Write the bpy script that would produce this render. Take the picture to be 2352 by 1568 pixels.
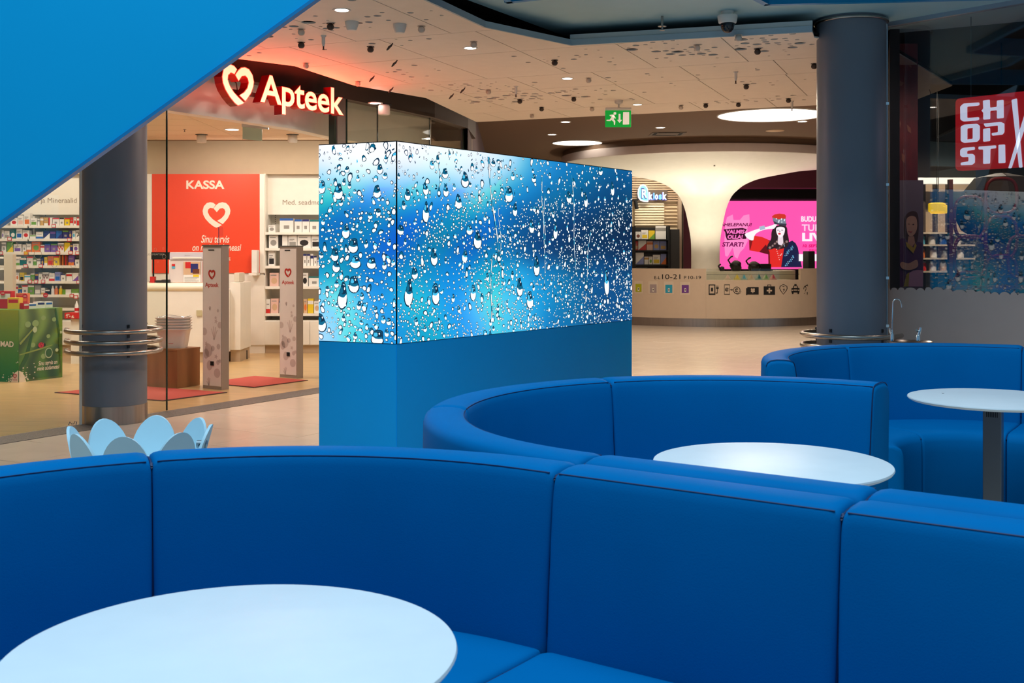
import bpy, bmesh, math, random
from mathutils import Vector, Matrix
from mathutils.geometry import delaunay_2d_cdt, tessellate_polygon
random.seed(11)
for o in list(bpy.data.objects): bpy.data.objects.remove(o)
SC = bpy.context.scene
COL = SC.collection
# ------------------------------------------------------------------ camera
F, HZ, CX, CAMZ = 2550.0, 582.0, 1176.0, 1.45      # focal length (px of a 2352 wide frame), horizon row, centre column, eye height
cam_d = bpy.data.cameras.new('camera'); cam = bpy.data.objects.new('camera', cam_d); COL.objects.link(cam)
cam.location = (0, 0, CAMZ); cam.rotation_euler = (math.pi/2, 0, 0)
cam_d.sensor_width = 36; cam_d.lens = F/2352*36; cam_d.shift_y = -(784-HZ)/2352
cam_d.clip_start = .05; cam_d.clip_end = 200
cam_d.dof.use_dof = True; cam_d.dof.focus_distance = 7.5; cam_d.dof.aperture_fstop = 11
SC.camera = cam
# ------------------------------------------------------------------ world, exposure, large lights
SC.view_settings.view_transform = 'Standard'; SC.view_settings.look = 'None'
SC.view_settings.gamma = 1; SC.view_settings.use_curve_mapping = False; SC.view_settings.exposure = 0.0
w = bpy.data.worlds.new('world'); SC.world = w; w.use_nodes = True
w.node_tree.nodes['Background'].inputs[0].default_value = (.34, .66, .95, 1)
w.node_tree.nodes['Background'].inputs[1].default_value = .31
def area(name, loc, sx, sy, power, color, rot=(0, 0, 0), spread=math.pi):
    d = bpy.data.lights.new(name, 'AREA'); d.shape = 'RECTANGLE'; d.size = sx; d.size_y = sy; d.energy = power; d.color = color; d.spread = spread
    o = bpy.data.objects.new(name, d); COL.objects.link(o); o.location = loc; o.rotation_euler = rot; return o
def spot(name, loc, power, color, angle=110, rot=(0, 0, 0), rad=.06, blend=.6):
    d = bpy.data.lights.new(name, 'SPOT'); d.energy = power; d.color = color; d.spot_size = math.radians(angle); d.spot_blend = blend; d.shadow_soft_size = rad
    o = bpy.data.objects.new(name, d); COL.objects.link(o); o.location = loc; o.rotation_euler = rot; return o
area('atrium_skylight', (-.6, 2.8, 9.0), 5.6, 5.6, 740, (.62, .85, 1.0))
for k, (lx, ly) in enumerate([(-7.0, 13.0), (-4.6, 13.4), (-2.6, 14.2), (-5.6, 11.6)]):
    area('shop_ceiling_lamp', (lx, ly, 3.05), .5, .5, 42, (1.0, .92, .82))
area('shelf_wash_lamp', (-7.0, 15.4, 2.95), 2.6, .12, 17, (1, .90, .78), (math.radians(32), 0, 0))
area('shelf_wash_lamp', (-3.0, 15.4, 2.95), 3.0, .12, 18, (1, .90, .78), (math.radians(32), 0, 0))
for k, (lx, ly) in enumerate([(2.5, 12.5), (5.2, 18.0), (1.2, 18.5), (4.0, 16.0)]):
    area('hall_fill_light', (lx, ly, 3.12 if ly < 13 else 3.66), .35, .35, 66, (1.0, .83, .64))  # added warm ambient fill under the hall ceilings, apart from the modelled downlights
area('hall_fill_light', (-1.2, 10.6, 3.15), .3, .3, 36, (1.0, .86, .74))  # added fill that brightens the gates and baskets from the mall side
# ------------------------------------------------------------------ projection helpers (pixel of the photograph -> point of the place)
def at(x, y, D): return Vector(((x-CX)*D/F, D, CAMZ-(y-HZ)*D/F))
def onz(x, y, z=0.0):
    D = F*(CAMZ-z)/(y-HZ); return Vector(((x-CX)*D/F, D, z))
def onp(x, y, P, n):
    d = Vector(((x-CX)/F, 1, -(y-HZ)/F)); o = Vector((0, 0, CAMZ)); return o + d*((Vector(P)-o).dot(n)/d.dot(n))
# ------------------------------------------------------------------ materials
MATS = {}
def mat(name, color, rough=.5, metal=0., noise=0., nscale=8., bump=0., bscale=60., emit=None, es=1., spec=.5, coat=0., alpha=1., trans=0., stretch=None):
    if name in MATS: return MATS[name]
    m = bpy.data.materials.new(name); m.use_nodes = True; nt = m.node_tree; b = nt.nodes['Principled BSDF']
    c = tuple(color)+(1,)
    b.inputs['Base Color'].default_value = c; b.inputs['Roughness'].default_value = rough; b.inputs['Metallic'].default_value = metal
    b.inputs['Specular IOR Level'].default_value = spec; b.inputs['Coat Weight'].default_value = coat; b.inputs['Alpha'].default_value = alpha
    b.inputs['Transmission Weight'].default_value = trans
    tc = nt.nodes.new('ShaderNodeTexCoord'); co = tc.outputs['Object']
    if stretch:
        mp = nt.nodes.new('ShaderNodeMapping'); mp.inputs['Scale'].default_value = stretch; nt.links.new(co, mp.inputs[0]); co = mp.outputs[0]
    n1 = nt.nodes.new('ShaderNodeTexNoise'); n1.inputs['Scale'].default_value = nscale; n1.inputs['Detail'].default_value = 4; nt.links.new(co, n1.inputs[0])
    r = nt.nodes.new('ShaderNodeValToRGB'); k = noise if noise else .02
    r.color_ramp.elements[0].color = tuple(max(0, v*(1-k)) for v in color)+(1,); r.color_ramp.elements[1].color = tuple(min(1, v*(1+k)) for v in color)+(1,)
    r.color_ramp.elements[0].position = .3; r.color_ramp.elements[1].position = .7
    nt.links.new(n1.outputs[0], r.inputs[0]); nt.links.new(r.outputs[0], b.inputs['Base Color'])
    if bump:
        n2 = nt.nodes.new('ShaderNodeTexNoise'); n2.inputs['Scale'].default_value = bscale; nt.links.new(co, n2.inputs[0])
        bp = nt.nodes.new('ShaderNodeBump'); bp.inputs['Strength'].default_value = bump; bp.inputs['Distance'].default_value = .01
        nt.links.new(n2.outputs[0], bp.inputs['Height']); nt.links.new(bp.outputs[0], b.inputs['Normal'])
    if emit:
        b.inputs['Emission Color'].default_value = tuple(emit)+(1,); b.inputs['Emission Strength'].default_value = es
    MATS[name] = m; return m
def s2l(r, g, b):
    f = lambda v: (v/255/12.92 if v/255 <= .04045 else ((v/255+.055)/1.055)**2.4)
    return (f(r), f(g), f(b))
def rgb(name, r, g, b, rough=.5, **k): return mat(name, s2l(r, g, b), rough, **k)
def glow(name, r, g, b, es=1.): 
    c = s2l(r, g, b); return mat(name, tuple(v*.25 for v in c), .5, emit=c, es=es)
def vcol_mat(name, emit=0., rough=.5):
    if name in MATS: return MATS[name]
    m = bpy.data.materials.new(name); m.use_nodes = True; nt = m.node_tree; b = nt.nodes['Principled BSDF']
    a = nt.nodes.new('ShaderNodeVertexColor'); a.layer_name = 'pic'; b.inputs['Roughness'].default_value = rough
    if emit:
        b.inputs['Base Color'].default_value = (.01, .01, .01, 1); nt.links.new(a.outputs[0], b.inputs['Emission Color']); b.inputs['Emission Strength'].default_value = emit
    else: nt.links.new(a.outputs[0], b.inputs['Base Color'])
    MATS[name] = m; return m
def glass_mat(name, tint=(.93, .97, .94), ior=1.5, gcol=(1, 1, 1), rough=0.0):
    if name in MATS: return MATS[name]
    m = bpy.data.materials.new(name); m.use_nodes = True; nt = m.node_tree; nt.nodes.clear()
    out = nt.nodes.new('ShaderNodeOutputMaterial'); mx = nt.nodes.new('ShaderNodeMixShader'); lw = nt.nodes.new('ShaderNodeLayerWeight')
    pw = nt.nodes.new('ShaderNodeMath'); pw.operation = 'POWER'; pw.inputs[1].default_value = 5; ma = nt.nodes.new('ShaderNodeMath'); ma.operation = 'MULTIPLY_ADD'
    r0 = ((ior-1)/(ior+1))**2; ma.inputs[1].default_value = 1-r0; ma.inputs[2].default_value = r0
    t = nt.nodes.new('ShaderNodeBsdfTransparent'); t.inputs[0].default_value = tint+(1,); g = nt.nodes.new('ShaderNodeBsdfGlossy'); g.inputs[0].default_value = gcol+(1,); g.inputs['Roughness'].default_value = rough
    nt.links.new(lw.outputs['Facing'], pw.inputs[0]); nt.links.new(pw.outputs[0], ma.inputs[0]); nt.links.new(ma.outputs[0], mx.inputs[0])
    nt.links.new(t.outputs[0], mx.inputs[1]); nt.links.new(g.outputs[0], mx.inputs[2]); nt.links.new(mx.outputs[0], out.inputs[0])
    MATS[name] = m; return m
# ------------------------------------------------------------------ mesh builder
ROOT = {}
class MB:
    def __init__(s): s.v = []; s.f = []; s.mi = []; s.cur = 0
    def add(s, vs, fs):
        b = len(s.v); s.v += [Vector(v) for v in vs]
        for f in fs: s.f.append([i+b for i in f]); s.mi.append(s.cur)
        return s
    def box(s, x0, x1, y0, y1, z0, z1):
        return s.add([(x0,y0,z0),(x1,y0,z0),(x1,y1,z0),(x0,y1,z0),(x0,y0,z1),(x1,y0,z1),(x1,y1,z1),(x0,y1,z1)], [(0,3,2,1),(4,5,6,7),(0,1,5,4),(1,2,6,5),(2,3,7,6),(3,0,4,7)])
    def obox(s, o, u, v, w):          # parallelepiped from corner o and three edge vectors
        o, u, v, w = map(Vector, (o, u, v, w)); p = [o, o+u, o+u+v, o+v]; p += [q+w for q in p]
        fs = [(0,3,2,1),(4,5,6,7),(0,1,5,4),(1,2,6,5),(2,3,7,6),(3,0,4,7)]
        if u.cross(v).dot(w) < 0: fs = [f[::-1] for f in fs]
        return s.add(p, fs)
    def bev(s, x0, x1, y0, y1, z0, z1, r=.01, seg=2, M=None):
        bm = bmesh.new(); bmesh.ops.create_cube(bm, size=1)
        for v in bm.verts: v.co = Vector(((x0+x1)/2+v.co.x*(x1-x0), (y0+y1)/2+v.co.y*(y1-y0), (z0+z1)/2+v.co.z*(z1-z0)))
        bmesh.ops.bevel(bm, geom=bm.edges[:], offset=r, segments=seg, affect='EDGES', profile=.6)
        if M: bm.transform(M)
        bm.verts.index_update(); s.add([v.co.copy() for v in bm.verts], [[v.index for v in f.verts] for f in bm.faces]); bm.free(); return s
    def prism(s, pts, o, u, v, w, d0=0., d1=.01):    # 2D outline on plane (o,u,v), extruded along w
        o, u, v, w = map(Vector, (o, u, v, w)); n = len(pts)
        A = sum(pts[i][0]*pts[(i+1)%n][1]-pts[(i+1)%n][0]*pts[i][1] for i in range(n))
        if (A < 0) != (u.cross(v).dot(w) < 0): pts = pts[::-1]
        a = [o+u*x+v*y+w*d0 for x, y in pts]; b = [o+u*x+v*y+w*d1 for x, y in pts]
        return s.add(a+b, [list(range(n))[::-1], list(range(n, 2*n))]+[(i, (i+1)%n, n+(i+1)%n, n+i) for i in range(n)])
    def flat(s, P):
        return s.add(P, [list(range(len(P)))])
    def lathe(s, prof, c=(0,0,0), seg=32, a0=0., a1=2*math.pi, close=True):
        c = Vector(c); full = abs(a1-a0-2*math.pi) < 1e-6; ns = seg if full else seg+1; vs = []
        for i in range(ns):
            a = a0+(a1-a0)*i/seg
            vs += [c+Vector((r*math.cos(a), r*math.sin(a), z)) for r, z in prof]
        m = len(prof); fs = []
        for i in range(seg):
            j = (i+1) % ns if full else i+1
            for k in range(m-1): fs.append((i*m+k, j*m+k, j*m+k+1, i*m+k+1))
        if close and full:
            if prof[0][0] > 1e-6: fs.append([i*m for i in range(ns)][::-1])
            if prof[-1][0] > 1e-6: fs.append([i*m+m-1 for i in range(ns)])
        return s.add(vs, fs)
    def tube(s, pts, r, seg=10, closed=False):
        pts = [Vector(p) for p in pts]; n = len(pts); vs = []; up = None
        for i, p in enumerate(pts):
            if closed: t = pts[(i+1) % n]-pts[i-1]
            else: t = pts[min(i+1, n-1)]-pts[max(i-1, 0)]
            t.normalize()
            if up is None: up = Vector((0,0,1)) if abs(t.z) < .9 else Vector((1,0,0))
            a = t.cross(up).normalized(); b = a.cross(t).normalized(); up = b
            rr = r[i] if isinstance(r, (list, tuple)) else r
            vs += [p+a*math.cos(2*math.pi*k/seg)*rr+b*math.sin(2*math.pi*k/seg)*rr for k in range(seg)]
        fs = []
        for i in range(n if closed else n-1):
            j = (i+1) % n
            fs += [(i*seg+k, i*seg+(k+1) % seg, j*seg+(k+1) % seg, j*seg+k) for k in range(seg)]
        if not closed: fs += [list(range(seg))[::-1], list(range((n-1)*seg, n*seg))]
        return s.add(vs, fs)
    def rings(s, R, closed_ring=True, cap=True):     # loft a list of rings with equal vertex counts
        m = len(R[0]); vs = [p for r in R for p in r]; fs = []
        for i in range(len(R)-1):
            for k in range(m if closed_ring else m-1):
                fs.append((i*m+k, i*m+(k+1) % m, (i+1)*m+(k+1) % m, (i+1)*m+k))
        if cap: fs += [list(range(m))[::-1], list(range((len(R)-1)*m, len(R)*m))]
        return s.add(vs, fs)
    def text(s, txt, size, o, u, v, w, ext=0., bold=0., d=0., align='LEFT', shear=0., spacing=1., width=None):
        vs, fs = text_geo(txt, bold, ext/size, shear, spacing)
        x0 = min(p.x for p in vs); x1 = max(p.x for p in vs); sx = size
        if width: sx = width/(x1-x0)
        off = {'LEFT': x0, 'CENTER': (x0+x1)/2, 'RIGHT': x1}[align]
        o, u, v, w = map(Vector, (o, u, v, w))
        if u.cross(v).dot(w) < 0: fs = [f[::-1] for f in fs]
        return s.add([o+u*(p.x-off)*sx+v*p.y*size+w*(p.z*size+d) for p in vs], fs)
    def build(s, name, mats, parent=None, smooth=None, label=None, kind=None):
        if not isinstance(mats, (list, tuple)): mats = [mats]
        me = bpy.data.meshes.new(name); o = bpy.data.objects.new(name, me)
        if parent is not None: org = ROOT[parent.name]; ROOT[o.name] = org
        else:
            xs = [p.x for p in s.v]; ys = [p.y for p in s.v]; zs = [p.z for p in s.v]
            org = Vector(((min(xs)+max(xs))/2, (min(ys)+max(ys))/2, min(zs))); o.location = org; ROOT[o.name] = org
        me.from_pydata([p-org for p in s.v], [], s.f)
        for m in mats: me.materials.append(m)
        me.polygons.foreach_set('material_index', s.mi)
        if smooth is not None:
            me.polygons.foreach_set('use_smooth', [True]*len(me.polygons)); me.set_sharp_from_angle(angle=math.radians(smooth))
        me.update(); COL.objects.link(o)
        if parent is not None: o.parent = parent
        if label: o['label'] = label
        if kind: o['kind'] = kind
        return o
TXT = {}
def text_geo(txt, bold, ext, shear, spacing):
    k = (txt, bold, round(ext, 4), shear, spacing)
    if k not in TXT:
        c = bpy.data.curves.new('t', 'FONT'); c.body = txt; c.size = 1; c.offset = bold; c.extrude = ext/2; c.shear = shear; c.space_character = spacing; c.resolution_u = 4
        o = bpy.data.objects.new('t', c); COL.objects.link(o); bpy.context.view_layer.update()
        me = bpy.data.meshes.new_from_object(o.evaluated_get(bpy.context.evaluated_depsgraph_get()))
        TXT[k] = ([v.co.copy() for v in me.vertices], [list(p.vertices) for p in me.polygons])
        bpy.data.objects.remove(o); bpy.data.meshes.remove(me); bpy.data.curves.remove(c)
    return TXT[k]
def thing(name, label, cat, loc, group=None, kind=None):
    o = bpy.data.objects.new(name, None); COL.objects.link(o); o.location = loc; o.empty_display_size = .1
    ROOT[o.name] = Vector(loc); return tag(o, label, cat, group, kind)
def tag(o, label=None, cat=None, group=None, kind=None):
    if label: o['label'] = label
    if cat: o['category'] = cat
    if group: o['group'] = group
    if kind: o['kind'] = kind
    return o
def dup(o, delta, label=None, parent=None, cat=None):
    c = o.copy(); COL.objects.link(c)
    if parent is None: c.location = o.location+Vector(delta)
    else: c.parent = parent
    if label: c['label'] = label
    for ch in [x for x in ALLCH(o)]: dup(ch, (0,0,0), None, c)
    ROOT[c.name] = ROOT[o.name]+Vector(delta)
    return c
def ALLCH(o): return [x for x in COL.objects if x.parent == o]
def struct(o): o['kind'] = 'structure'; return o
def circ(n, r=1., c=(0, 0), ry=None, a0=0.): return [(c[0]+r*math.cos(a0+2*math.pi*i/n), c[1]+(ry or r)*math.sin(a0+2*math.pi*i/n)) for i in range(n)]
def spline(pts, k=4, closed=True):                   # Catmull-Rom through 2D points
    n = len(pts); out = []
    for i in range(n if closed else n-1):
        p = [pts[(i+j) % n] if closed else pts[min(max(i+j, 0), n-1)] for j in (-1, 0, 1, 2)]
        for t in range(k):
            t /= k
            out.append(tuple(.5*((2*p[1][a])+(-p[0][a]+p[2][a])*t+(2*p[0][a]-5*p[1][a]+4*p[2][a]-p[3][a])*t*t+(-p[0][a]+3*p[1][a]-3*p[2][a]+p[3][a])*t**3) for a in (0, 1)))
    if not closed: out.append(pts[-1])
    return out
def rrect(x0, y0, x1, y1, r, n=4):
    o = []
    for cx, cy, a in ((x1-r, y1-r, 0), (x0+r, y1-r, 90), (x0+r, y0+r, 180), (x1-r, y0+r, 270)):
        o += [(cx+r*math.cos(math.radians(a+90*i/n)), cy+r*math.sin(math.radians(a+90*i/n))) for i in range(n+1)]
    return o
def round_poly(p, r=2., n=3):
    o = []; N = len(p)
    for i in range(N):
        a, b, c = Vector(p[i-1]), Vector(p[i]), Vector(p[(i+1) % N]); d1 = a-b; d2 = c-b; k = min(r, d1.length*.45, d2.length*.45)
        p0 = b+d1.normalized()*k; p1 = b+d2.normalized()*k
        for t in range(n+1): t /= n; o.append(tuple(p0*(1-t)**2+b*2*t*(1-t)+p1*t*t))
    return o
X, Y, Z = Vector((1,0,0)), Vector((0,1,0)), Vector((0,0,1))
HEART_L = [(865,470),(835,447),(800,440),(760,449),(722,490),(708,545),(716,592),(742,640),(785,688),(835,728),(872,746),(905,734),(940,714),(885,682),(830,645),(790,602),(770,560),(775,528),(800,507),(838,514)]
HEART_R = [(840,515),(872,474),(905,449),(945,440),(990,450),(1028,490),(1042,540),(1036,580),(1010,635),(950,704),(884,664),(935,632),(968,595),(981,555),(972,527),(948,510),(915,517),(878,560)]
def heart(sz): 
    f = lambda P: [((x-875)/306*sz, -(y-593)/306*sz) for x, y in P]
    return f(HEART_L), f(HEART_R)
# ================================================================== THE SETTING
U = Vector((.519, .854, 0)).normalized(); NIN = Vector((-U.y, U.x, 0)); P0 = Vector((-3.89, 8.44, 0))
def fac(t, off=0., z=0.): return P0+U*t+NIN*off+Z*z
GL = .30; POST = fac(4.277, GL); FC = [Vector((-1.564, 12.95, 0)), Vector((-1.032, 14.0, 0)), Vector((-.66, 15.2, 0)), Vector((-.60, 16.6, 0))]      # glass line of the curved front
M_tile = rgb('mall_tile', 226, 208, 190, .22, noise=.05, nscale=3)
M_grout = rgb('grout', 128, 112, 98, .8)
def tile_floor_mat():
    m = mat('tile_floor', s2l(214, 196, 178), .22); nt = m.node_tree; b = nt.nodes['Principled BSDF']
    ge_ = nt.nodes.new('ShaderNodeNewGeometry'); cx_ = nt.nodes.new('ShaderNodeCombineXYZ')
    for i, d in enumerate((Vector((U.y, -U.x, 0)), U)):
        dn = nt.nodes.new('ShaderNodeVectorMath'); dn.operation = 'DOT_PRODUCT'; dn.inputs[1].default_value = d; nt.links.new(ge_.outputs['Position'], dn.inputs[0]); nt.links.new(dn.outputs['Value'], cx_.inputs[i])
    br = nt.nodes.new('ShaderNodeTexBrick'); br.inputs['Scale'].default_value = 1; br.inputs['Brick Width'].default_value = .6; br.inputs['Row Height'].default_value = .6; br.inputs['Mortar Size'].default_value = .002
    br.inputs['Color1'].default_value = s2l(227, 209, 191)+(1,); br.inputs['Color2'].default_value = s2l(224, 206, 188)+(1,); br.inputs['Mortar'].default_value = s2l(120, 105, 92)+(1,)
    nt.links.new(cx_.outputs[0], br.inputs[0]); nt.links.new(br.outputs[0], b.inputs['Base Color']); return m
fl = MB().box(-14, 16, -6, 36, -.20, -.0015).build('floor', tile_floor_mat()); struct(fl); tag(fl, 'beige tiled floor of the mall', None)
# floor tiles that the photograph shows, one by one
T2 = Vector((U.y, -U.x, 0)); tm = None
def bevtile(s, h):
    return MB().bev(-s/2, s/2, -s/2, s/2, -h, 0, .002, 1)
kk = 0
for i in range(-20, 90):
    for j in range(-40, 60):
        c = Vector((0, 0, 0))+U*(i*.6+.3)+T2*(j*.6+(.3 if i % 2 else 0))
        if c.y < 7 or c.y > 25: continue
        px = CX+c.x*F/c.y; py = HZ+F*CAMZ/c.y
        if (c-P0).dot(NIN) > -.31: continue
        if c.y > 11.2 and c.x < -1.15: continue
        v = (-60 < px < 800 and 880 < py < 1090) or (1400 < px < 1905 and 738 < py < 905)
        if not v: continue
        if tm is None:
            o = bevtile(.597, .0045).build('floor_tile', M_tile, fl); tm = o.data; ROOT[o.name] = ROOT[fl.name]
            o.data.transform(Matrix.Translation(ROOT[fl.name])); rz = math.atan2(U.y, U.x); o.data.transform(Matrix.Rotation(rz, 4, 'Z'))
        else:
            o = bpy.data.objects.new('floor_tile', tm); COL.objects.link(o); o.parent = fl
        o.location = c-ROOT[fl.name]; kk += 1
print('tiles', kk)
# shop floor and granite threshold
M_wood = mat('shop_floor_laminate', s2l(206, 170, 118), .28, noise=.16, nscale=5, stretch=(.5, 5, 1))
pf = [fac(-4, .31), fac(4.277, .31)]+[p+Vector((-.01, .0, 0)) for p in FC]+[Vector((-10.5, 16.8, 0)), Vector((-10.5, 5.3, 0))]
sf = MB().prism([(p.x, p.y) for p in pf], (0,0,0), X, Y, Z, -.02, 0).build('floor_shop', M_wood); struct(sf); tag(sf, 'yellowish wood-look floor of the pharmacy')
M_gran = mat('granite', s2l(96, 86, 80), .5, noise=.6, nscale=110)
g = [fac(-4, 0), fac(4.20, 0)]+[p+Vector((.28, -.1, 0)) for p in FC]; gi = [fac(-4, .32), fac(4.277, .32)]+[p+Vector((-.02, .0, 0)) for p in FC]
st = MB().prism([(p.x, p.y) for p in g+gi[::-1]], (0,0,0), X, Y, Z, -.01, .002).build('trim_1', M_gran); struct(st); tag(st, 'dark speckled granite strip under the pharmacy glass front')
# ---- walls
M_wallw = rgb('shop_wall', 206, 188, 162, .7); M_cream = rgb('shop_white', 244, 238, 226, .45)
M_tan = rgb('shop_bulkhead', 196, 176, 148, .7)
WB = 16.62
struct(MB().box(-10.5, -.6, WB, WB+.15, 0, 3.3).build('wall_back', M_wallw))
struct(MB().box(-10.6, -10.5, 5.3, WB, 0, 3.3).build('wall_left', M_wallw))
struct(MB().box(-10.5, -.75, 16.2, WB, 2.61, 3.09).build('trim_2', M_tan))
# ---- shop ceiling with its tiles
M_ct = rgb('ceiling_tile', 232, 210, 184, .8, bump=.05, bscale=200); M_grid = rgb('ceiling_grid', 150, 126, 104, .8)
sc = MB().prism([(p.x, p.y) for p in [fac(-4, .65), fac(3.7, .72), FC[0]+Vector((-.5, .2, 0)), FC[1]+Vector((-.5, .2, 0)), FC[2]+Vector((-.5, .2, 0)), Vector((-1.1, 16.62, 0)), Vector((-10.5, 16.62, 0)), Vector((-10.5, 6, 0))]], (0,0,0), X, Y, Z, 3.09, 3.14).build('ceiling_shop', M_grid); struct(sc)
tm2 = None
for i in range(9):
    for j in range(11):
        x0 = -9.6+i*1.2-.46+.2; y0 = 9.92+j*.6
        if y0+.6 > 16.25: continue
        ok = all((Vector((a, b, 0))-P0).dot(NIN) > .62 for a, b in ((x0, y0), (x0+1.2, y0), (x0, y0+.6), (x0+1.2, y0+.6))) and x0 < -3.1 or (x0+1.2 < -1.9 and y0 > 13.4) or (x0+1.2 < -1.4 and y0 > 14.9)
        if not ok: continue
        if tm2 is None:
            o = MB().bev(-.595, .595, -.295, .295, -.012, 0, .003, 1).build('ceiling_tile', M_ct, sc); tm2 = o.data; o.data.transform(Matrix.Translation(ROOT[sc.name]))
        else: o = bpy.data.objects.new('ceiling_tile', tm2); COL.objects.link(o); o.parent = sc
        o.location = Vector((x0+.6, y0+.3, 3.092))-ROOT[sc.name]
# curved bulkhead behind the glass front
bk = [fac(-4, .50), fac(1, .50), fac(2.5, .52), fac(3.93, .58), FC[0]+Vector((-.45, .2, 0)), FC[1]+Vector((-.45, .15, 0)), FC[2]+Vector((-.45, .1, 0))]
bk2 = [p+Vector((-.12, .08, 0)) for p in bk]
struct(MB().prism([(p.x, p.y) for p in bk+bk2[::-1]], (0,0,0), X, Y, Z, 2.80, 3.3).build('trim_3', M_cream, smooth=30))
# header beam over the glass front
hb = [fac(-4, GL-.07), fac(4.277, GL-.07)]+[p+Vector((.06, -.02, 0)) for p in FC]; hb2 = [fac(-4, GL+.07), fac(4.277, GL+.07)]+[p+Vector((-.06, .02, 0)) for p in FC]
M_dark = rgb('dark_header', 74, 60, 50, .6); M_steel = mat('brushed_steel', s2l(176, 168, 160), .28, 1., noise=.08, nscale=40, stretch=(1, 1, .05)); M_grey = rgb('post_grey', 138, 130, 122, .4, metal=.3)
struct(MB().prism([(p.x, p.y) for p in hb+hb2[::-1]], (0,0,0), X, Y, Z, 3.16, 3.45).build('trim_4', M_dark))
# ---- glass front
M_glass = glass_mat('clear_glass', (.95, .965, .935)); M_edge = mat('glass_edge', s2l(30, 52, 44), .15)
def pane(name, a, b, z0, z1, th=.012, edges=True, label=None, gm=None):
    a, b = Vector(a), Vector(b); d = (b-a).normalized(); n = Vector((-d.y, d.x, 0))
    o = MB().obox(a-n*th/2+Z*z0, b-a, n*th, Z*(z1-z0)).build(name, gm or M_glass); struct(o); tag(o, label)
    if edges:
        for e in edges: 
            q = a if e == 0 else b
            MB().obox(q-n*(th/2+.001)+Z*z0-d*.005, d*.010, n*(th+.002), Z*(z1-z0)).build('glass_edge', M_edge, o)
    return o
gl = GL
x383 = onp(383, 943, fac(0, gl), NIN); x383.z = 0
xl = onp(186, 700, fac(0, gl), NIN); xl.z = 0
pane('window_1', xl+U*.05, x383, .01, 3.16, label='clear glass pane right of the dark pillar at the pharmacy entrance', edges=[1])
pane('window_2', fac(-3.6, gl), xl-U*.02, .01, 3.16, label='large clear pharmacy window left of the dark pillar', edges=False)
struct(MB().obox(xl-U*.012-NIN*.008, U*.016, NIN*.016, Z*3.16).build('trim_5', M_cream))
pp = fac(4.277, GL)
pm = MB().obox(pp-U*.06-NIN*.05, U*.14, NIN*.10, Z*3.2).build('trim_6', M_grey); struct(pm)
MB().obox(pp-U*.10-NIN*.04, U*.03, NIN*.08, Z*3.18).build('glass_edge', M_edge, pm); MB().obox(pp+U*.09-NIN*.05, U*.02, NIN*.1, Z*3.18).build('glass_edge', M_edge, pm)
fcs = [pp+U*.11]+FC[:3]
for i in range(3):
    n_ = ['first', 'second', 'third'][i]
    pane('window_%d' % (3+i), fcs[i]+(fcs[i+1]-fcs[i]).normalized()*.01, fcs[i+1]-(fcs[i+1]-fcs[i]).normalized()*.01, .01, 3.16, edges=[1], label='%s pane of the curved glass wall behind the rain screen' % n_)
e = fcs[3]; struct(MB().obox(e+Vector((.0, 0, 0)), (.05, 0, 0), (0, .06, 0), Z*3.16).build('trim_7', M_steel))
pane('window_6', fcs[3]+Vector((.02, .08, 0)), (fcs[3].x+.02, WB, 0), .01, 3.16, edges=False, label='end pane of the curved glass wall')
# ---- upper slab, dark hall ceiling, hall walls
M_brown = rgb('hall_ceiling_brown', 118, 92, 70, .8); M_black = rgb('black_void', 12, 11, 11, .9); M_slab = rgb('slab_dark', 40, 34, 30, .9)
struct(MB().box(-10.6, 4.75, 7.0, 14.9, 3.46, 3.60).build('ceiling_slab', M_slab))
struct(MB().box(-10.6, 16, 14.9, 36, 3.72, 3.9).build('ceiling_hall', M_brown))
struct(MB().box(-10.6, -.7, 14.9, 16.8, 3.3, 3.72).build('trim_8', M_slab))
struct(MB().box(-.7, -.6, 15.2, 34, 0, 3.72).build('wall_hall_left', rgb('hall_wall_purple', 112, 98, 104, .7)))
struct(MB().box(-.6, 16, 33.5, 33.7, 0, 3.72).build('wall_hall_back', rgb('hall_wall', 70, 52, 44, .8)))
struct(MB().box(15.9, 16, 14, 33.5, 0, 3.72).build('wall_hall_right', rgb('hall_wall', 70, 52, 44, .8)))
# ---- perforated panel ceiling
ZC = 3.2
E1 = Vector((.9245, -.381, 0)); E2 = Vector((.381, .9245, 0))
cz = lambda x, y: onz(x, y, ZC)
n1, n2, n3 = cz(1110, 62), cz(1310, 104), cz(1866, 73)
n0 = n1+(cz(975, 0)-n1)*1.55
REG = [Vector((-5.3, n0.y, 0)), n0, n1, n2, n3, Vector((2.45, 9.0, 0)), Vector((3.3, 9.6, 0)), Vector((4.6, 11.6, 0)), Vector((4.6, 12.71, 0)), Vector((-.47, 14.8, 0)), Vector((-.97, 12.5, 0)), cz(812, 196), cz(677, 152), cz(560, 137), Vector((-5.3, 7.6, 0))]
REG2 = [(p.x, p.y) for p in REG]
def inside(p, poly):
    r = False; n = len(poly)
    for i in range(n):
        a, b = poly[i], poly[(i+1) % n]
        if (a[1] > p[1]) != (b[1] > p[1]) and p[0] < (b[0]-a[0])*(p[1]-a[1])/(b[1]-a[1])+a[0]: r = not r
    return r
def eg(p): return (p.x*E1.x+p.y*E1.y, p.x*E2.x+p.y*E2.y)
def ge(a, b): return E1*a+E2*b
ROWS = [(6.2, 7.98, -3.81), (7.98, 8.90, -3.60), (8.90, 10.20, -3.60), (10.20, 11.05, -3.38), (11.05, 12.65, -3.40), (12.65, 13.5, -3.0)]
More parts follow.
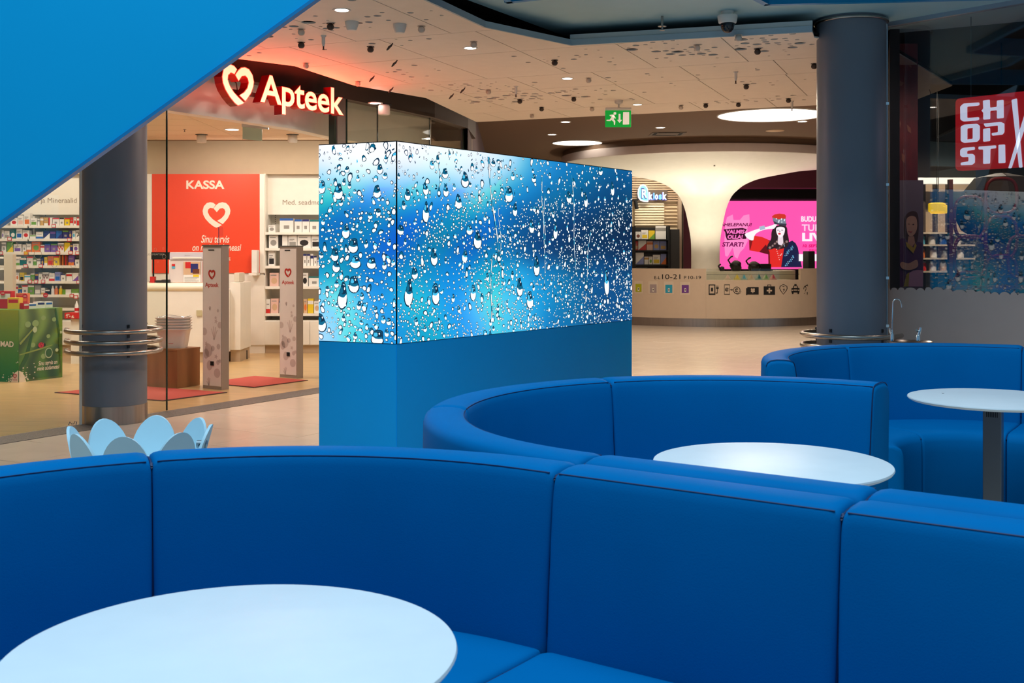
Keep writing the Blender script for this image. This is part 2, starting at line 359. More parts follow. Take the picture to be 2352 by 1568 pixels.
# hole clusters: (px, py, spread along e1, spread along e2, density, size)
CL = [(690, 65, .45, .28, .75, 1.2), (600, 80, .35, .2, .8, 1.6), (820, 45, .35, .25, .35, .9), (985, 25, .4, .25, .3, .9), (1000, 88, .6, .25, .18, .7), (905, 100, .5, .2, .15, .7), (1220, 138, .5, .2, .25, .9), (1440, 125, .7, .35, .28, .9),
      (1630, 115, .75, .35, .85, 1.35), (1545, 100, .4, .25, .7, .95), (1760, 100, .6, .32, .62, 1.5), (1830, 80, .35, .2, .5, 1.7), (1200, 225, .6, .38, .95, 1.5), (1150, 205, .4, .3, .6, 1.), (1330, 212, .4, .3, .45, 1.), (1030, 200, .5, .3, .4, .9), (950, 165, .5, .3, .2, .8),
      (1440, 232, .5, .2, .3, .9), (1680, 232, .6, .15, .8, 1.), (1800, 220, .5, .15, .7, 1.1), (1620, 195, .6, .2, .12, .8), (1800, 190, .6, .2, .12, .9), (1500, 178, .4, .2, .15, .7), (1640, 162, .4, .15, .3, .8), (660, 115, .4, .2, .2, .8), (760, 165, .4, .2, .1, .7)]
CLG = [(eg(cz(a, b)), s1, s2, d, z) for a, b, s1, s2, d, z in CL]
M_panel = rgb('ceiling_panel', 236, 222, 208, .55, metal=.0, noise=.02)
ceil = MB().prism([(p.x, p.y) for p in REG], (0,0,0), X, Y, Z, ZC+.028, ZC+.042).build('ceiling', M_black); struct(ceil); tag(ceil, 'suspended ceiling of perforated metal panels')
rnd = random.Random(5)
DLP = [cz(785, 23), cz(1080, 110), cz(1303, 181), cz(1464, 240)]
def panel(a0, a1, b0, b1):
    gap = .004; rect = [ge(a0+gap, b0+gap), ge(a1-gap, b0+gap), ge(a1-gap, b1-gap), ge(a0+gap, b1-gap)]
    if not any(inside((p.x, p.y), REG2) for p in rect+[(rect[0]+rect[2])/2]): return
    r2 = [(p.x, p.y) for p in rect]; holes = []
    na, nb = int((a1-a0)/.085), int((b1-b0)/.085)
    for i in range(na):
        for j in range(nb):
            ha = a0+.05+i*.085; hb_ = b0+.05+j*.085
            if ha > a1-.06 or hb_ > b1-.06: continue
            w_ = 0; zz = 1.
            for (ca, cb), s1, s2, d, z in CLG:
                q = d*math.exp(-((ha-ca)/s1)**2-((hb_-cb)/s2)**2)
                if q > w_: w_ = q; zz = z
            if rnd.random() < w_*.80:
                r = rnd.choice([.012, .012, .015, .019, .024, .030])*(zz*1.05 if w_ > .30 else 1)
                if zz > 1.15 and rnd.random() < .13: r = .055
                r = min(r, .055); p = ge(ha, hb_)
                if any((p-Vector((q.x, q.y, 0))).length < .12 for q in DLP): continue
                if any((p-h[0]).length < r+h[1]+.01 for h in holes): continue
                if not all(inside((p.x+r*1.3*c, p.y+r*1.3*s), REG2) for c, s in ((1,0),(-1,0),(0,1),(0,-1))): continue
                holes.append((p, r))
    V = [Vector(q) for q in r2]; Ed = [(i, (i+1) % 4) for i in range(4)]
    b = len(V); V += [Vector(q) for q in REG2]; n = len(REG2); Ed += [(b+i, b+(i+1) % n) for i in range(n)]
    for p, r in holes:
        b = len(V); k = 10 if r < .03 else 16; V += [Vector(q) for q in circ(k, r, (p.x, p.y))]; Ed += [(b+i, b+(i+1) % k) for i in range(k)]
    vo, eo, fo, *_ = delaunay_2d_cdt(V, Ed, [], 0, 1e-5)
    F2 = []
    for f in fo:
        c = sum((vo[i] for i in f), Vector((0, 0)))/len(f)
        if not inside(c, r2) or not inside(c, REG2): continue
        if any((c-Vector((p.x, p.y))).length < r*.97 for p, r in holes): continue
        F2.append(list(f))
    if not F2: return
    used = sorted({i for f in F2 for i in f}); mp = {u: k for k, u in enumerate(used)}; nu = len(used)
    vs = [Vector((vo[u].x, vo[u].y, ZC)) for u in used]+[Vector((vo[u].x, vo[u].y, ZC+.012)) for u in used]
    fs = []; edges = {}
    for f in F2:
        f = [mp[i] for i in f]
        A = sum(vs[f[i]].x*vs[f[(i+1) % len(f)]].y-vs[f[(i+1) % len(f)]].x*vs[f[i]].y for i in range(len(f)))
        if A > 0: f = f[::-1]
        fs.append(f); fs.append([i+nu for i in f[::-1]])
        for i in range(len(f)): edges[(f[i], f[(i+1) % len(f)])] = 1
    for (i, j) in edges:
        if (j, i) not in edges: fs.append((j, i, i+nu, j+nu))
    MB().add(vs, fs).build('ceiling_panel', M_panel, ceil)
for b0, b1, off in ROWS:
    for k in range(-6, 10):
        a0 = off+k*.868
        panel(a0, a0+.868, b0, b1)
# fascia along the near edge of the panels
M_fasc = rgb('fascia_grey', 176, 190, 200, .45, metal=.4)
fa = [Vector((-5.3, n0.y, 0)), n0, n1, n2, n3]
for i in range(4):
    a, b = fa[i].copy(), fa[i+1].copy(); a.z = b.z = 0; d = (b-a).normalized(); nn = Vector((d.y, -d.x, 0))
    tr = MB().obox(a+nn*.002+Z*(ZC-.005), b-a, nn*.018, Z*.050).build('trim_%d' % (9+i), M_fasc); struct(tr)
    if i == 3: MB().obox(a-nn*.06+Z*(ZC+.046), b-a, nn*.07, Z*.042).build('ledge', rgb('ledge_white', 190, 196, 196, .5), tr)
# upper teal ceiling and the blue atrium edge
AE = [(-5.3, 6.95), (-.3, 7.02), (-.067, 8.1), (-.036, 8.23), (.235, 8.1), (1.1, 7.75), (1.6, 7.75), (1.74, 8.08), (1.885, 8.30), (3.51, 8.12), (5.2, 7.9)]
M_teal = rgb('teal_ceiling', 168, 204, 212, .6)
struct(MB().prism([(-.42, 8.22)]+AE[2:]+[(5.2, 8.6), (3.2, 9.7), (2.6, 11.5), (1.2, 11.4), (.50, 9.82)], (0,0,0), X, Y, Z, 3.36, 3.44).build('ceiling_upper', M_teal))
M_ablue = rgb('atrium_blue', 0, 140, 196, .4)
for i in range(1, len(AE)-1):
    a, b = Vector((*AE[i], 0)), Vector((*AE[i+1], 0)); d = b-a; nn = Vector((d.y, -d.x, 0)).normalized()
    struct(MB().obox(a+Z*3.30-nn*.0, d, nn*.05, Z*1.3).build('trim_%d' % (12+i), M_ablue))
# ---- blue escalator flank that cuts across the upper left
SL = math.tan(math.radians(35.5)); ex0, ez0 = -2.72, 1.606
lo = lambda x: ez0+(x-ex0)*SL
M_esc = rgb('escalator_blue', 0, 164, 224, .5, spec=.15, noise=.03, nscale=.7); M_lip = rgb('escalator_lip', 0, 120, 180, .4)
es = thing('escalator', 'blue clad escalator flank rising across the upper left corner', 'escalator', (-3.2, 6.3, 0))
def epoly(x0, x1, d0, d1): return [(x0, lo(x0)+d0), (x1, lo(x1)+d0), (x1, lo(x1)+d1), (x0, lo(x0)+d1)]
xz = -ez0/SL+ex0
MB().prism([(xz, 0.001)]+[(1.5, lo(1.5)), (1.5, lo(1.5)+1.7), (xz-2.3, .001+.05), (xz-2.3, 0.001)], (0, 5.90, 0), X, Z, -Y, -.06, 0).build('flank_panel', M_esc, es)
MB().prism(epoly(xz+.05, 1.5, -.008, .012), (0, 5.90, 0), X, Z, -Y, -.05, .012).build('lip', M_lip, es)
MB().prism(epoly(xz+1.2, 1.5, .42, 1.1), (0, 5.96, 0), X, Z, Y, 0.0, .95).build('truss', rgb('truss_grey', 90, 100, 108, .5), es)
MB().tube([(x, 5.95, lo(x)+1.78) for x in (xz-.4, -2, 1.5)], .035).build('handrail', rgb('rubber_black', 18, 18, 20, .5), es)
# ---- pillars with steel rails
M_pil = rgb('pillar_grey', 110, 116, 128, .42, noise=.03, nscale=2)
def pillar(c, top, a0, a1, label, collar=False, ends=True):
    c = Vector(c); t = thing('round_pillar', label, 'pillar', c, 'round pillars'); r = .272
    MB().lathe([(r, .15), (r, top)], c, 64).build('shaft', M_pil, t, 40)
    MB().lathe([(r+.004, 0), (r+.004, .155), (r, .156)], c, 64).build('base_band', M_steel, t, 40, 'brushed steel band round the foot')
    for z in (.79, .70, .612):
        n = 40; pts = [c+Vector(((r+.115)*math.cos(a0+(a1-a0)*i/n), (r+.115)*math.sin(a0+(a1-a0)*i/n), z)) for i in range(n+1)]
        if ends: pts = [pts[0]+Vector((-.02, .0, 0))]+pts
        MB().tube(pts, .0205, 12).build('rail', M_steel, t, 50, 'polished steel bumper rail')
    for a in (math.radians(-142), math.radians(-46), math.radians(35), math.radians(160)):
        if not (a0 < a < a1 or a0 < a-2*math.pi < a1): continue
        d = Vector((math.cos(a), math.sin(a), 0)); q = Vector((-d.y, d.x, 0))
        m = MB()
        for z in (.818, .735, .646, .566): m.obox(c+d*(r-.002)-q*.012+Z*z, q*.024, d*.009, Z*.028)
        for z in (.79, .70, .612): m.tube([c+d*r+Z*z, c+d*(r+.115)+Z*z], .009, 8)
        m.tube([c+d*(r+.004)+Z*.835, c+d*(r+.014)+Z*.835], .006, 8)
        m.build('bracket', rgb('bracket_dark', 60, 60, 62, .4, metal=.6), t, 40)
    if collar:
        MB().tube([c+Vector(((r+.012)*math.cos(2*math.pi*i/40), (r+.012)*math.sin(2*math.pi*i/40), top-.03)) for i in range(40)], .012, 8, True).build('collar', M_steel, t, 50)
    return t
PL = Vector((-3.447, 9.62, 0)); PR = Vector((2.77, 9.07, 0))
pillar(PL, 3.3, math.radians(-172), math.radians(95), 'dark grey round pillar by the pharmacy window with three steel rails')
pillar(PR, 3.36, math.radians(-330), math.radians(-20), 'dark grey round pillar beside the red restaurant sign', True, False)
# ================================================================== FOREGROUND: SOFAS, TABLES, RAIN SCREEN
M_sofa = mat('sofa_blue', s2l(0, 108, 172), .55, noise=.04, nscale=3, bump=.06, bscale=260, spec=.02); M_seam = rgb('seam_navy', 0, 34, 84, .6); M_kick = rgb('kick_dark', 14, 18, 26, .6)
BACK = [(.952, .40), (.958, .50), (.968, .62), (.980, .74), (.990, .83), (.996, .870), (1.001, .889), (1.006, .8965), (1.022, .903), (1.05, .907), (1.09, .908), (1.122, .903), (1.138, .892), (1.144, .874), (1.145, .80), (1.145, .40), (1.145, .09), (.952, .09)]
SEAT = [(.44, .09), (.44, .36), (.443, .42), (.455, .452), (.485, .467), (.55, .471), (.75, .470), (.93, .468), (.958, .462), (.962, .43), (.962, .09)]
def path_fn(c, a_j, sgn):      # c centre; straight part leaves the arc at angle a_j; sgn=+1: angle grows for s<0
    c = Vector((c[0], c[1], 0))
    def f(s, r, z):
        if s <= 0: a = a_j-sgn*s; return c+Vector((math.cos(a)*r, math.sin(a)*r, z))
        n = Vector((math.cos(a_j), math.sin(a_j), 0)); t = Vector((n.y, -n.x, 0))*sgn
        return c+n*r+t*s+Z*z
    return f
def sofa(c, a_j, sgn, seams, label, loc):
    t = thing('curved_sofa', label, 'sofa', (loc[0], loc[1], 0), 'curved blue sofas'); f = path_fn(c, a_j, sgn)
    for k in range(len(seams)-1):
        s0, s1 = seams[k], seams[k+1]; lo_, hi = min(s0, s1), max(s0, s1)
        for nm, prof, ctr in (('backrest', BACK, (1.05, .5)), ('seat', SEAT, (.7, .28))):
            L = hi-lo_; g = .0015; ss = [(lo_+g, .022), (lo_+g+.004, .009), (lo_+g+.012, .003), (lo_+g+.026, 0.)]
            n = max(4, int(L/.05)); ss += [(lo_+.04+(L-.08)*i/n, 0.) for i in range(n+1)]
            ss += [(hi-g-.026, 0.), (hi-g-.012, .003), (hi-g-.004, .009), (hi-g, .022)]
            R = []
            for s, ins in ss:
                ring = []
                for r, z in prof:
                    dx, dz = ctr[0]-r, ctr[1]-z; l = math.hypot(dx, dz) or 1
                    bl = 0.
                    if nm == 'backrest' and r < 1.0 and z > .45: bl = .006*math.sin(math.pi*min(1, max(0, (s-lo_)/L)))*max(0, 1-((z-.64)/.24)**2)
                    ring.append(f(s, r+dx/l*ins-bl, z+dz/l*ins if z > .1 else z))
                R.append(ring)
            m = MB().rings(R)
            o = m.build(nm, M_sofa, t, 50)
            bm = bmesh.new(); bm.from_mesh(o.data); bmesh.ops.recalc_face_normals(bm, faces=bm.faces); bm.to_mesh(o.data); bm.free()
            if nm == 'backrest':
                q = [f(lo_+.014+(L-.028)*i/n, 1.0050, .8955) for i in range(n+1)]
                MB().tube(q, .0017, 6).build('piping', M_seam, o, 60)
        n = max(4, int((hi-lo_)/.06)); R = [[f(lo_+(hi-lo_)*i/n, r, z) for r, z in ((.50, 0), (.50, .09), (1.10, .09), (1.10, 0))] for i in range(n+1)]
        o = MB().rings(R).build('plinth', M_kick, t)
        if k > 0:     # dark line in the gap between two sections
            s = s0; q = [f(s, r+.016, z) for r, z in BACK[1:7]]+[f(s, r, z-.016) for r, z in BACK[7:13]]
            MB().tube(q, .0035, 6).build('seam', M_seam, t, 60)
            MB().tube([f(s, r, z-.014) for r, z in SEAT[3:8]], .0035, 6).build('seam', M_seam, t, 60)
    # end caps get a stitched outline
    for s, dr in ((seams[0], 1 if seams[1] > seams[0] else -1), (seams[-1], -1 if seams[1] > seams[0] else 1)):
        q = [f(s+dr*.010, r, z) for r, z in BACK[1:14]]
        MB().tube([p for p in q], .0022, 6).build('piping', M_seam, t, 60)
    return t
SA = math.radians(55)
sofa((-.556, 2.04), SA, 1, [-3.14, -2.09, -1.025, .105, .838, 1.57], 'curved blue sofa nearest the viewer, wrapping the big white foreground table', (-.556, 2.04))
sofa((.838, 3.864), math.radians(235), -1, [-3.265, -2.11, -1.045, -.005, .743, 1.48], 'curved blue sofa in the middle, in front of the rain screen', (.838, 3.864))
sofa((2.44, 5.65), math.radians(0), 1, [-3.14, -2.05, -1.0, -.02], 'curved blue sofa farthest back, below the grey right pillar', (2.44, 5.65))
# ---- tables
M_top = rgb('table_white', 240, 243, 246, .38); M_met = rgb('table_leg_grey', 120, 120, 122, .35, metal=.7); M_base = rgb('table_base', 96, 96, 96, .4, metal=.6)
def table(c, label, rz):
    t = thing('round_table', label, 'table', (c[0], c[1], 0), 'round white cafe tables'); c = Vector((c[0], c[1], 0))
    MB().lathe([(0, .716), (.30, .716), (.385, .722), (.396, .728), (.400, .734), (.398, .739), (.394, .740), (0, .740)], c, 96).build('tabletop', M_top, t, 40)
    M = Matrix.Translation(c)@Matrix.Rotation(rz, 4, 'Z')
    MB().bev(-.042, .042, -.042, .042, .012, .716, .002, 1, M).build('leg', M_met, t)
    MB().lathe([(0, 0.001), (.235, 0.001), (.24, .004), (.24, .010), (.236, .013), (0, .013)], c, 64).build('base', M_base, t, 40)
    MB().bev(-.12, .12, -.12, .12, .708, .7165, .002, 1, M).build('bracket', M_met, t)
    m = MB()
    for i in range(7):
        x = -.024+i*.008; m.obox(M@Vector((x-.0018, -.0428, .650)), M.to_3x3()@Vector((.0036, 0, 0)), M.to_3x3()@Vector((0, .001, 0)), (0, 0, .025))
    m.build('vent_slot', M_black, t)
    return t
table((-.498, 1.989), 'round white table in the foreground at lower left', .3)
table((.883, 3.782), 'round white table half hidden behind the nearest sofa', .4)
t3 = table((2.367, 5.46), 'round white table at the right edge with its grey post showing', -.55)
MB().lathe([(0, .7401), (.006, .7401), (.006, .7408), (0, .741)], onz(2166, 903, .74).to_2d().to_3d(), 12).build('speck', M_black, t3)
# ---- rain screen (LED display block)
M_kb = rgb('kiosk_blue', 0, 174, 252, .5, spec=.2, noise=.02, nscale=1.5); M_kb2 = rgb('kiosk_trim_black', 10, 14, 18, .4)
ZS, ZT = .892, 2.142
kA = at(911, HZ, 6.87); kB = at(1451.5, HZ, 9.35); kC = at(732, HZ, 7.115)
for p in (kA, kB, kC): p.z = 0
kD = kB+kC-kA
dl = (kB-kA).normalized(); ds = (kA-kC).normalized(); nl = Vector((dl.y, -dl.x, 0)); ns = Vector((ds.y, -ds.x, 0))
ks = thing('led_display', 'blue free-standing display block whose screens show raindrops on glass', 'screen', ((kA+kD)/2))
ctr = (kA+kB+kC+kD)/4; sh = lambda p, k: ctr+(p-ctr)*k
q = [kA, kB, kD, kC]
MB().prism([(p.x, p.y) for p in [sh(p, .992) for p in q]], (0,0,0), X, Y, Z, 0, ZT-.012).build('core', M_kb2, ks)
g = .006
def slab(name, a, b, n, z0, z1, m, th=.02):
    d = (b-a).normalized(); a = a+d*g*.5; b = b-d*g*.5
    return MB().obox(a-n*th+Z*z0, b-a, n*th, Z*(z1-z0)).build(name, m, ks)
slab('base_panel', kC, kA, ns, 0, ZS-.004, M_kb); slab('base_panel', kA, kB, nl, 0, ZS-.004, M_kb)
slab('base_panel', kD, kC, -dl, 0, ZT, M_kb); slab('base_panel', kB, kD, -ns, 0, ZT, M_kb)
MB().prism([(p.x, p.y) for p in q], (0,0,0), X, Y, Z, ZT, ZT+.006).build('top_cover', M_kb2, ks)
CTL = [(760,365,255,255,255),(830,362,255,255,255),(890,360,252,254,255),(950,365,250,253,255),(1030,372,246,252,255),(1100,378,236,248,255),(732,335,255,255,255),(830,335,255,255,255),(911,330,255,255,255),(1000,345,250,253,255),(1090,355,240,250,255),(1160,375,190,228,250),(1240,385,40,150,215),(1330,390,0,116,190),(1451,400,0,100,165),
 (732,400,190,225,250),(800,390,225,242,255),(911,395,200,230,255),(1000,395,190,225,250),(1080,400,200,232,250),(732,440,40,190,215),(800,440,60,185,225),(870,440,90,195,235),(940,440,70,175,235),(1020,440,20,165,215),(1100,440,90,190,235),(1180,440,10,140,200),(1270,450,0,105,170),(1360,450,0,78,135),(1440,450,0,62,110),
 (740,500,0,120,190),(800,500,0,120,170),(860,500,0,115,195),(911,500,0,100,200),(960,490,0,135,200),(1040,500,0,120,190),(1130,500,0,125,195),(1200,510,0,80,150),(1290,520,0,60,115),(1380,520,0,50,98),(1440,530,0,34,70),
 (740,560,0,125,160),(800,560,0,100,190),(870,560,0,110,200),(930,560,0,95,190),(1000,560,0,110,170),(1080,560,0,100,175),(1150,570,0,105,175),(1230,560,0,60,115),(1320,570,0,42,88),(1440,590,0,48,92),
 (740,620,10,150,205),(820,620,0,130,190),(900,630,0,135,200),(960,620,0,120,200),(1030,630,0,150,205),(1110,630,0,150,210),(1190,640,30,170,225),(1270,640,10,120,190),(1360,640,0,85,150),(1440,650,0,80,140),
 (740,690,120,205,245),(800,700,110,205,245),(880,690,20,165,215),(950,690,40,175,230),(1030,690,20,165,225),(1110,690,100,205,245),(1180,690,80,200,240),(1240,690,10,165,225),(1310,700,0,105,175),(1400,700,0,78,138),(1450,720,0,90,155),
 (740,760,165,215,250),(820,765,70,190,235),(900,780,20,165,210),(960,765,0,140,205),(1040,755,20,165,220),(1120,745,70,185,235),(1200,740,60,180,230),(1280,735,0,110,180),(1380,730,0,75,135)]
def pic_color(px, py):
    W = 0; c = [0, 0, 0]
    for x, y, r, g_, b in CTL:
        w_ = math.exp(-((px-x)**2+(py-y)**2)/(2*34**2))+1e-6/(1+(px-x)**2+(py-y)**2); W += w_; c[0] += r*w_; c[1] += g_*w_; c[2] += b*w_
    c = [v/W for v in c]
    st_ = 13*math.sin(px*.035+py*.016+2.2*math.sin(py*.013))*(c[1]/130)*(1 if c[0] < 120 else .2)*(1 if px < 1150 else .3)
    dk = 1 if px < 1180 else 1-.04*min(1, (px-1180)/120)
    return s2l(max(0, c[0]), max(0, min(255, (c[1]+st_))), max(0, min(255, (c[2]-st_*.6)*dk)))
def screen(a, b, n, nx, nz, lab):
    a, b = a+n*.0005, b+n*.0005; d = (b-a).normalized(); a = a+d*.003; b = b-d*.003; L = (b-a).length
    pt = lambda u, v, off=.0: a+d*L*u+Z*(ZS+(ZT-ZS)*v)+n*off
    m = MB(); m.add([pt(i/nx, j/nz, .003) for j in range(nz+1) for i in range(nx+1)], [(j*(nx+1)+i, j*(nx+1)+i+1, (j+1)*(nx+1)+i+1, (j+1)*(nx+1)+i) for j in range(nz) for i in range(nx)])
    o = m.build('screen', vcol_mat('led_picture', 1.1), ks, label=lab); MB().obox(a+Z*ZS-n*.02, b-a, n*.022, Z*(ZT-ZS)).build('panel_edge', M_kb2, o)
    at_ = o.data.color_attributes.new('pic', 'FLOAT_COLOR', 'POINT'); org = ROOT[ks.name]
    for i, v in enumerate(o.data.vertices):
        p = v.co+org; px = CX+p.x*F/p.y; py = HZ-(p.z-CAMZ)*F/p.y; at_.data[i].color = pic_color(px, py)+(1,)
    return o, pt, L
sS, ptS, LS = screen(kC, kA, ns, 30, 60, 'short face of the rain picture'); sL, ptL, LL = screen(kA, kB, nl, 110, 60, 'long face of the rain picture')
M_dw = mat('led_white', (.2, .2, .2), .5, emit=(.95, .99, 1), es=1.15); M_dd = mat('led_navy', (.01, .01, .01), .5, emit=s2l(0, 44, 74), es=1.); M_dc = mat('led_cyan', (.01, .02, .03), .5, emit=s2l(70, 195, 240), es=1.); M_dt = mat('led_teal', (.01, .02, .03), .5, emit=s2l(0, 104, 140), es=1.)
rd = random.Random(3)
BIGD = [(205,440,72,112),(480,440,60,92),(88,408,52,92),(1100,355,72,112),(1412,460,80,110),(1190,782,76,130),(822,585,58,150),(700,1160,74,190),(235,1180,74,190),(315,1100,80,120),(890,1170,66,150),(1610,970,60,140),(1490,1120,60,130),(1562,1212,66,118),(1745,720,44,120),(2108,1085,54,190),(1575,690,54,92),(310,825,76,104),(258,722,60,104),(640,712,60,72),(1132,712,60,72),(742,1022,56,84),(482,1480,92,112),(84,1372,74,130),(1054,512,62,104),(964,432,50,90),(958,310,56,72),(820,420,50,90),(690,462,50,84),(1456,570,46,90),(1158,1160,52,112),(880,905,62,124),(1098,900,52,92),(325,940,84,92),(440,950,70,80),(190,970,60,90),(180,890,60,90),(500,280,44,70),(2065,290,46,70),(2150,420,40,100),(1960,500,40,110),(1840,480,56,84),(1440,330,40,60),(1590,345,46,60),(865,250,40,60),(1300,240,46,46)]
def drops(so, pt, L, nsm, nmid, nbig, u_scale):
    H = ZT-ZS; m = MB(); placed = []
    def wob(n, rx, ry, k=.18): 
        ph = rd.random()*6; a = [1+k*math.sin(2*math.pi*i/n*2+ph)+k*.6*math.sin(2*math.pi*i/n*3+ph*2) for i in range(n)]
        return [(rx*a[i]*math.cos(2*math.pi*i/n), ry*a[i]*math.sin(2*math.pi*i/n)) for i in range(n)]
    def put(poly, x, z, layer, mi, rot=0.):
        c, s_ = math.cos(rot), math.sin(rot); P = []
        for a, b in poly:
            u = x+a*c-b*s_; v = z+a*s_+b*c; P.append(pt(min(1, max(0, u/L)), min(1, max(0, v/H)), .0036+layer*.00035))
        m.cur = mi; m.flat(P)
    def free(x, z, r):
        for a, b, q in placed:
            if (a-x)**2+(b-z)**2 < (q+r)**2: return False
        return True
    def teardrop(w_, h): return [(0, h), (-.18*w_, h*.72), (-.45*w_, h*.30), (-.85*w_, -.05*h), (-w_, -.35*h), (-.72*w_, -.75*h), (-.25*w_, -.95*h), (.3*w_, -.95*h), (.75*w_, -.72*h), (w_, -.35*h), (.8*w_, -.02*h), (.42*w_, .32*h), (.2*w_, .7*h)]
    def bigdrop(x, z, w_, h):
        placed.append((x, z, max(w_*.9, h*.62))); rot = rd.uniform(-.12, .12); k1, k2, k3 = rd.uniform(.42, .85), rd.uniform(.42, .85), rd.uniform(-.35, .35)
        if h > 1.9*w_: k1 *= .75; k2 *= .75
        T = spline([(k3*w_, h), (-k1*.75*w_, h*.82), (-k1*w_, h*.42), (-.86*w_, -.02*h), (-w_, -.38*h), (-.66*w_, -.82*h), (0, -h), (.66*w_, -.84*h), (w_, -.40*h), (.86*w_, 0), (k2*w_, h*.45), (k2*.7*w_+k3*w_*.5, h*.84)], 2)
        put([(a*1.10, b*1.06) for a, b in T], x, z, 0, 1, rot); put([(a*.90, b*.93-h*.01) for a, b in T], x, z, 1, rd.choice([2, 3, 3]), rot)
        put([(a*.74+k3*w_*.2, b*.36+h*.46) for a, b in T], x, z, 2, 1, rot); put([(a*.34-w_*.30, b*.26+h*.40) for a, b in T], x, z, 2.6, rd.choice([2, 3]), rot)
        put([(w_*.12*math.cos(t)+w_*.28, h*.55+h*.12*math.sin(t)) for t in [i*.8 for i in range(8)]], x, z, 3, 0, rot)
        y0 = rd.uniform(-.10, .08); ti = rd.uniform(-.14, .14)
        put(spline([(-.82*w_, (y0-ti)*h), (-.35*w_, (y0-.14)*h), (.30*w_, (y0-.16)*h), (.82*w_, (y0+ti)*h), (.90*w_, -.40*h), (.58*w_, -.80*h), (0, -.95*h), (-.58*w_, -.78*h), (-.90*w_, -.38*h)], 2), x, z, 3.2, 0, rot)
    for zx_, zy_, wz, hz__ in BIGD:
        px = 712+zx_*.3227; py = 298+zy_*.3227; nn_ = (pt(1, 0)-pt(0, 0)).cross(Z); q = onp(px, py, pt(0, 0), nn_); e0 = pt(0, 0); uu = (q-e0).dot((pt(1, 0)-e0).normalized()); vv = q.z-ZS
        if (px < 911) != (L < 2): continue
        sc_ = q.y/F*.3227; bigdrop(uu, vv, wz*sc_*.5*(1.25 if L > 2 else 1.1), hz__*sc_*.5)
    for k in range(nbig):
        for _ in range(40):
            x, z = rd.random()*L, rd.random()*H*.97; w_ = rd.uniform(.011, .019); h = w_*rd.uniform(1.0, 1.7)
            if free(x, z, h*.9): break
        else: continue
        bigdrop(x, z, w_, h)
    for k in range(nmid):
        for _ in range(40):
            x, z = rd.random()*L, rd.random()**1.15*H; r = rd.uniform(.010, .017)
            if free(x, z, r*1.3): break
        else: continue
        placed.append((x, z, r*1.1)); ry = r*rd.uniform(.8, 1.9); rot = rd.uniform(-.7, .5); w0 = wob(10, r, ry)
        put([(a*1.22, b*1.2) for a, b in w0], x, z, 0, 1, rot)
        top = z/H > .74
        if rd.random() < .55: put([(a*.8, b*.5+ry*.42) for a, b in w0], x, z, 1, rd.choice([2, 3]), rot); put([(a*.88, b*.62-ry*.32) for a, b in w0], x, z, 2, 0, rot)
        else: put([(a*.86, b*.84-ry*.08) for a, b in w0], x, z, 1, 0, rot)
    for k in range(nsm):
        for _ in range(25):
            x, z = rd.random()*L, rd.random()*H; r = rd.uniform(.0034, .0092)
            dn = .35+.65*math.sin(3.1*x+1.7*math.sin(4*z))**2
            if z/H > .78: dn *= .22
            if rd.random() < dn and free(x, z, r*1.25): break
        else: continue
        placed.append((x, z, r*1.05)); ry = r*rd.uniform(.8, 1.3); w0 = wob(8, r, ry, .1); rot = rd.uniform(-.6, .6)
        put([(a*1.34+r*.1, b*1.34+r*.05) for a, b in w0], x, z, 0, 1, rot); put([(a*.86, b*.84) for a, b in w0], x, z, 1, 0, rot)
    if L > 2:            # long runs of water
        for x0, z0, ln, wdt, lean in ((.95, .98, .55, .010, .25), (1.0, .0, .44, .008, -.04), (2.05, .93, .60, .006, .12), (1.62, .90, .40, .008, .10), (1.66, .25, .55, .006, 0), (2.32, .25, .33, .010, -.12), (.42, .92, .15, .008, 0), (1.08, .42, .30, .005, 0.05)):
            n = 14; lft = []; rgt = []; core = []; core2 = []
            for i in range(n+1):
                t = i/n; z = z0*H+(ln*H*(t-1) if z0 > .5 else ln*H*t*-1+ln*H); z = z0*H-ln*H*t if z0 > .5 else z0*H+ln*H*(1-t)
                xx = x0+lean*t*.5+.010*math.sin(7*t+x0*9); ww = wdt*(.55+.6*abs(math.sin(5*t+x0*5)))
                lft.append((xx-ww, z)); rgt.append((xx+ww, z)); core.append((xx-ww*.35, z)); core2.append((xx+ww*.5, z))
            for i in range(n):
                put([lft[i], rgt[i], rgt[i+1], lft[i+1]], 0, 0, 1.2, 1); put([core[i], core2[i], core2[i+1], core[i+1]], 0, 0, 2.2, 0 if i % 3 else 2)
            xx, z = lft[-1][0]+wdt, lft[-1][1]
            put([(a*1.15, b*1.1) for a, b in teardrop(wdt*2.2, wdt*4.5)], xx, z, 2.4, 1); put(teardrop(wdt*2, wdt*4), xx, z, 2.8, 3); put([(a, b*.55-wdt*1.6) for a, b in circ(10, wdt*1.7, ry=wdt*3)], xx, z, 3.2, 0)
    # marks on the bright upper rim: dark slivers without a white bulb
    for k in range(int(60*L)):
        x = rd.random()*L; z = H*(1-abs(rd.gauss(0, .11))-.005)
        if x > 1.3 and L > 2: continue
        r = rd.uniform(.005, .012); put([(-r, 0), (-r*.2, r*.55), (r, r*.9), (r*1.2, r*.4), (0, -r*.4)], x, z, .6, rd.choice([1, 1, 3, 2]), rd.uniform(-.5, 2.2))
    o = m.build('raindrop_picture', [M_dw, M_dd, M_dc, M_dt], so, label='picture of raindrops'); o['kind'] = 'stuff'
drops(sS, ptS, LS, 300, 90, 34, 1); drops(sL, ptL, LL, 2100, 240, 90, 1)
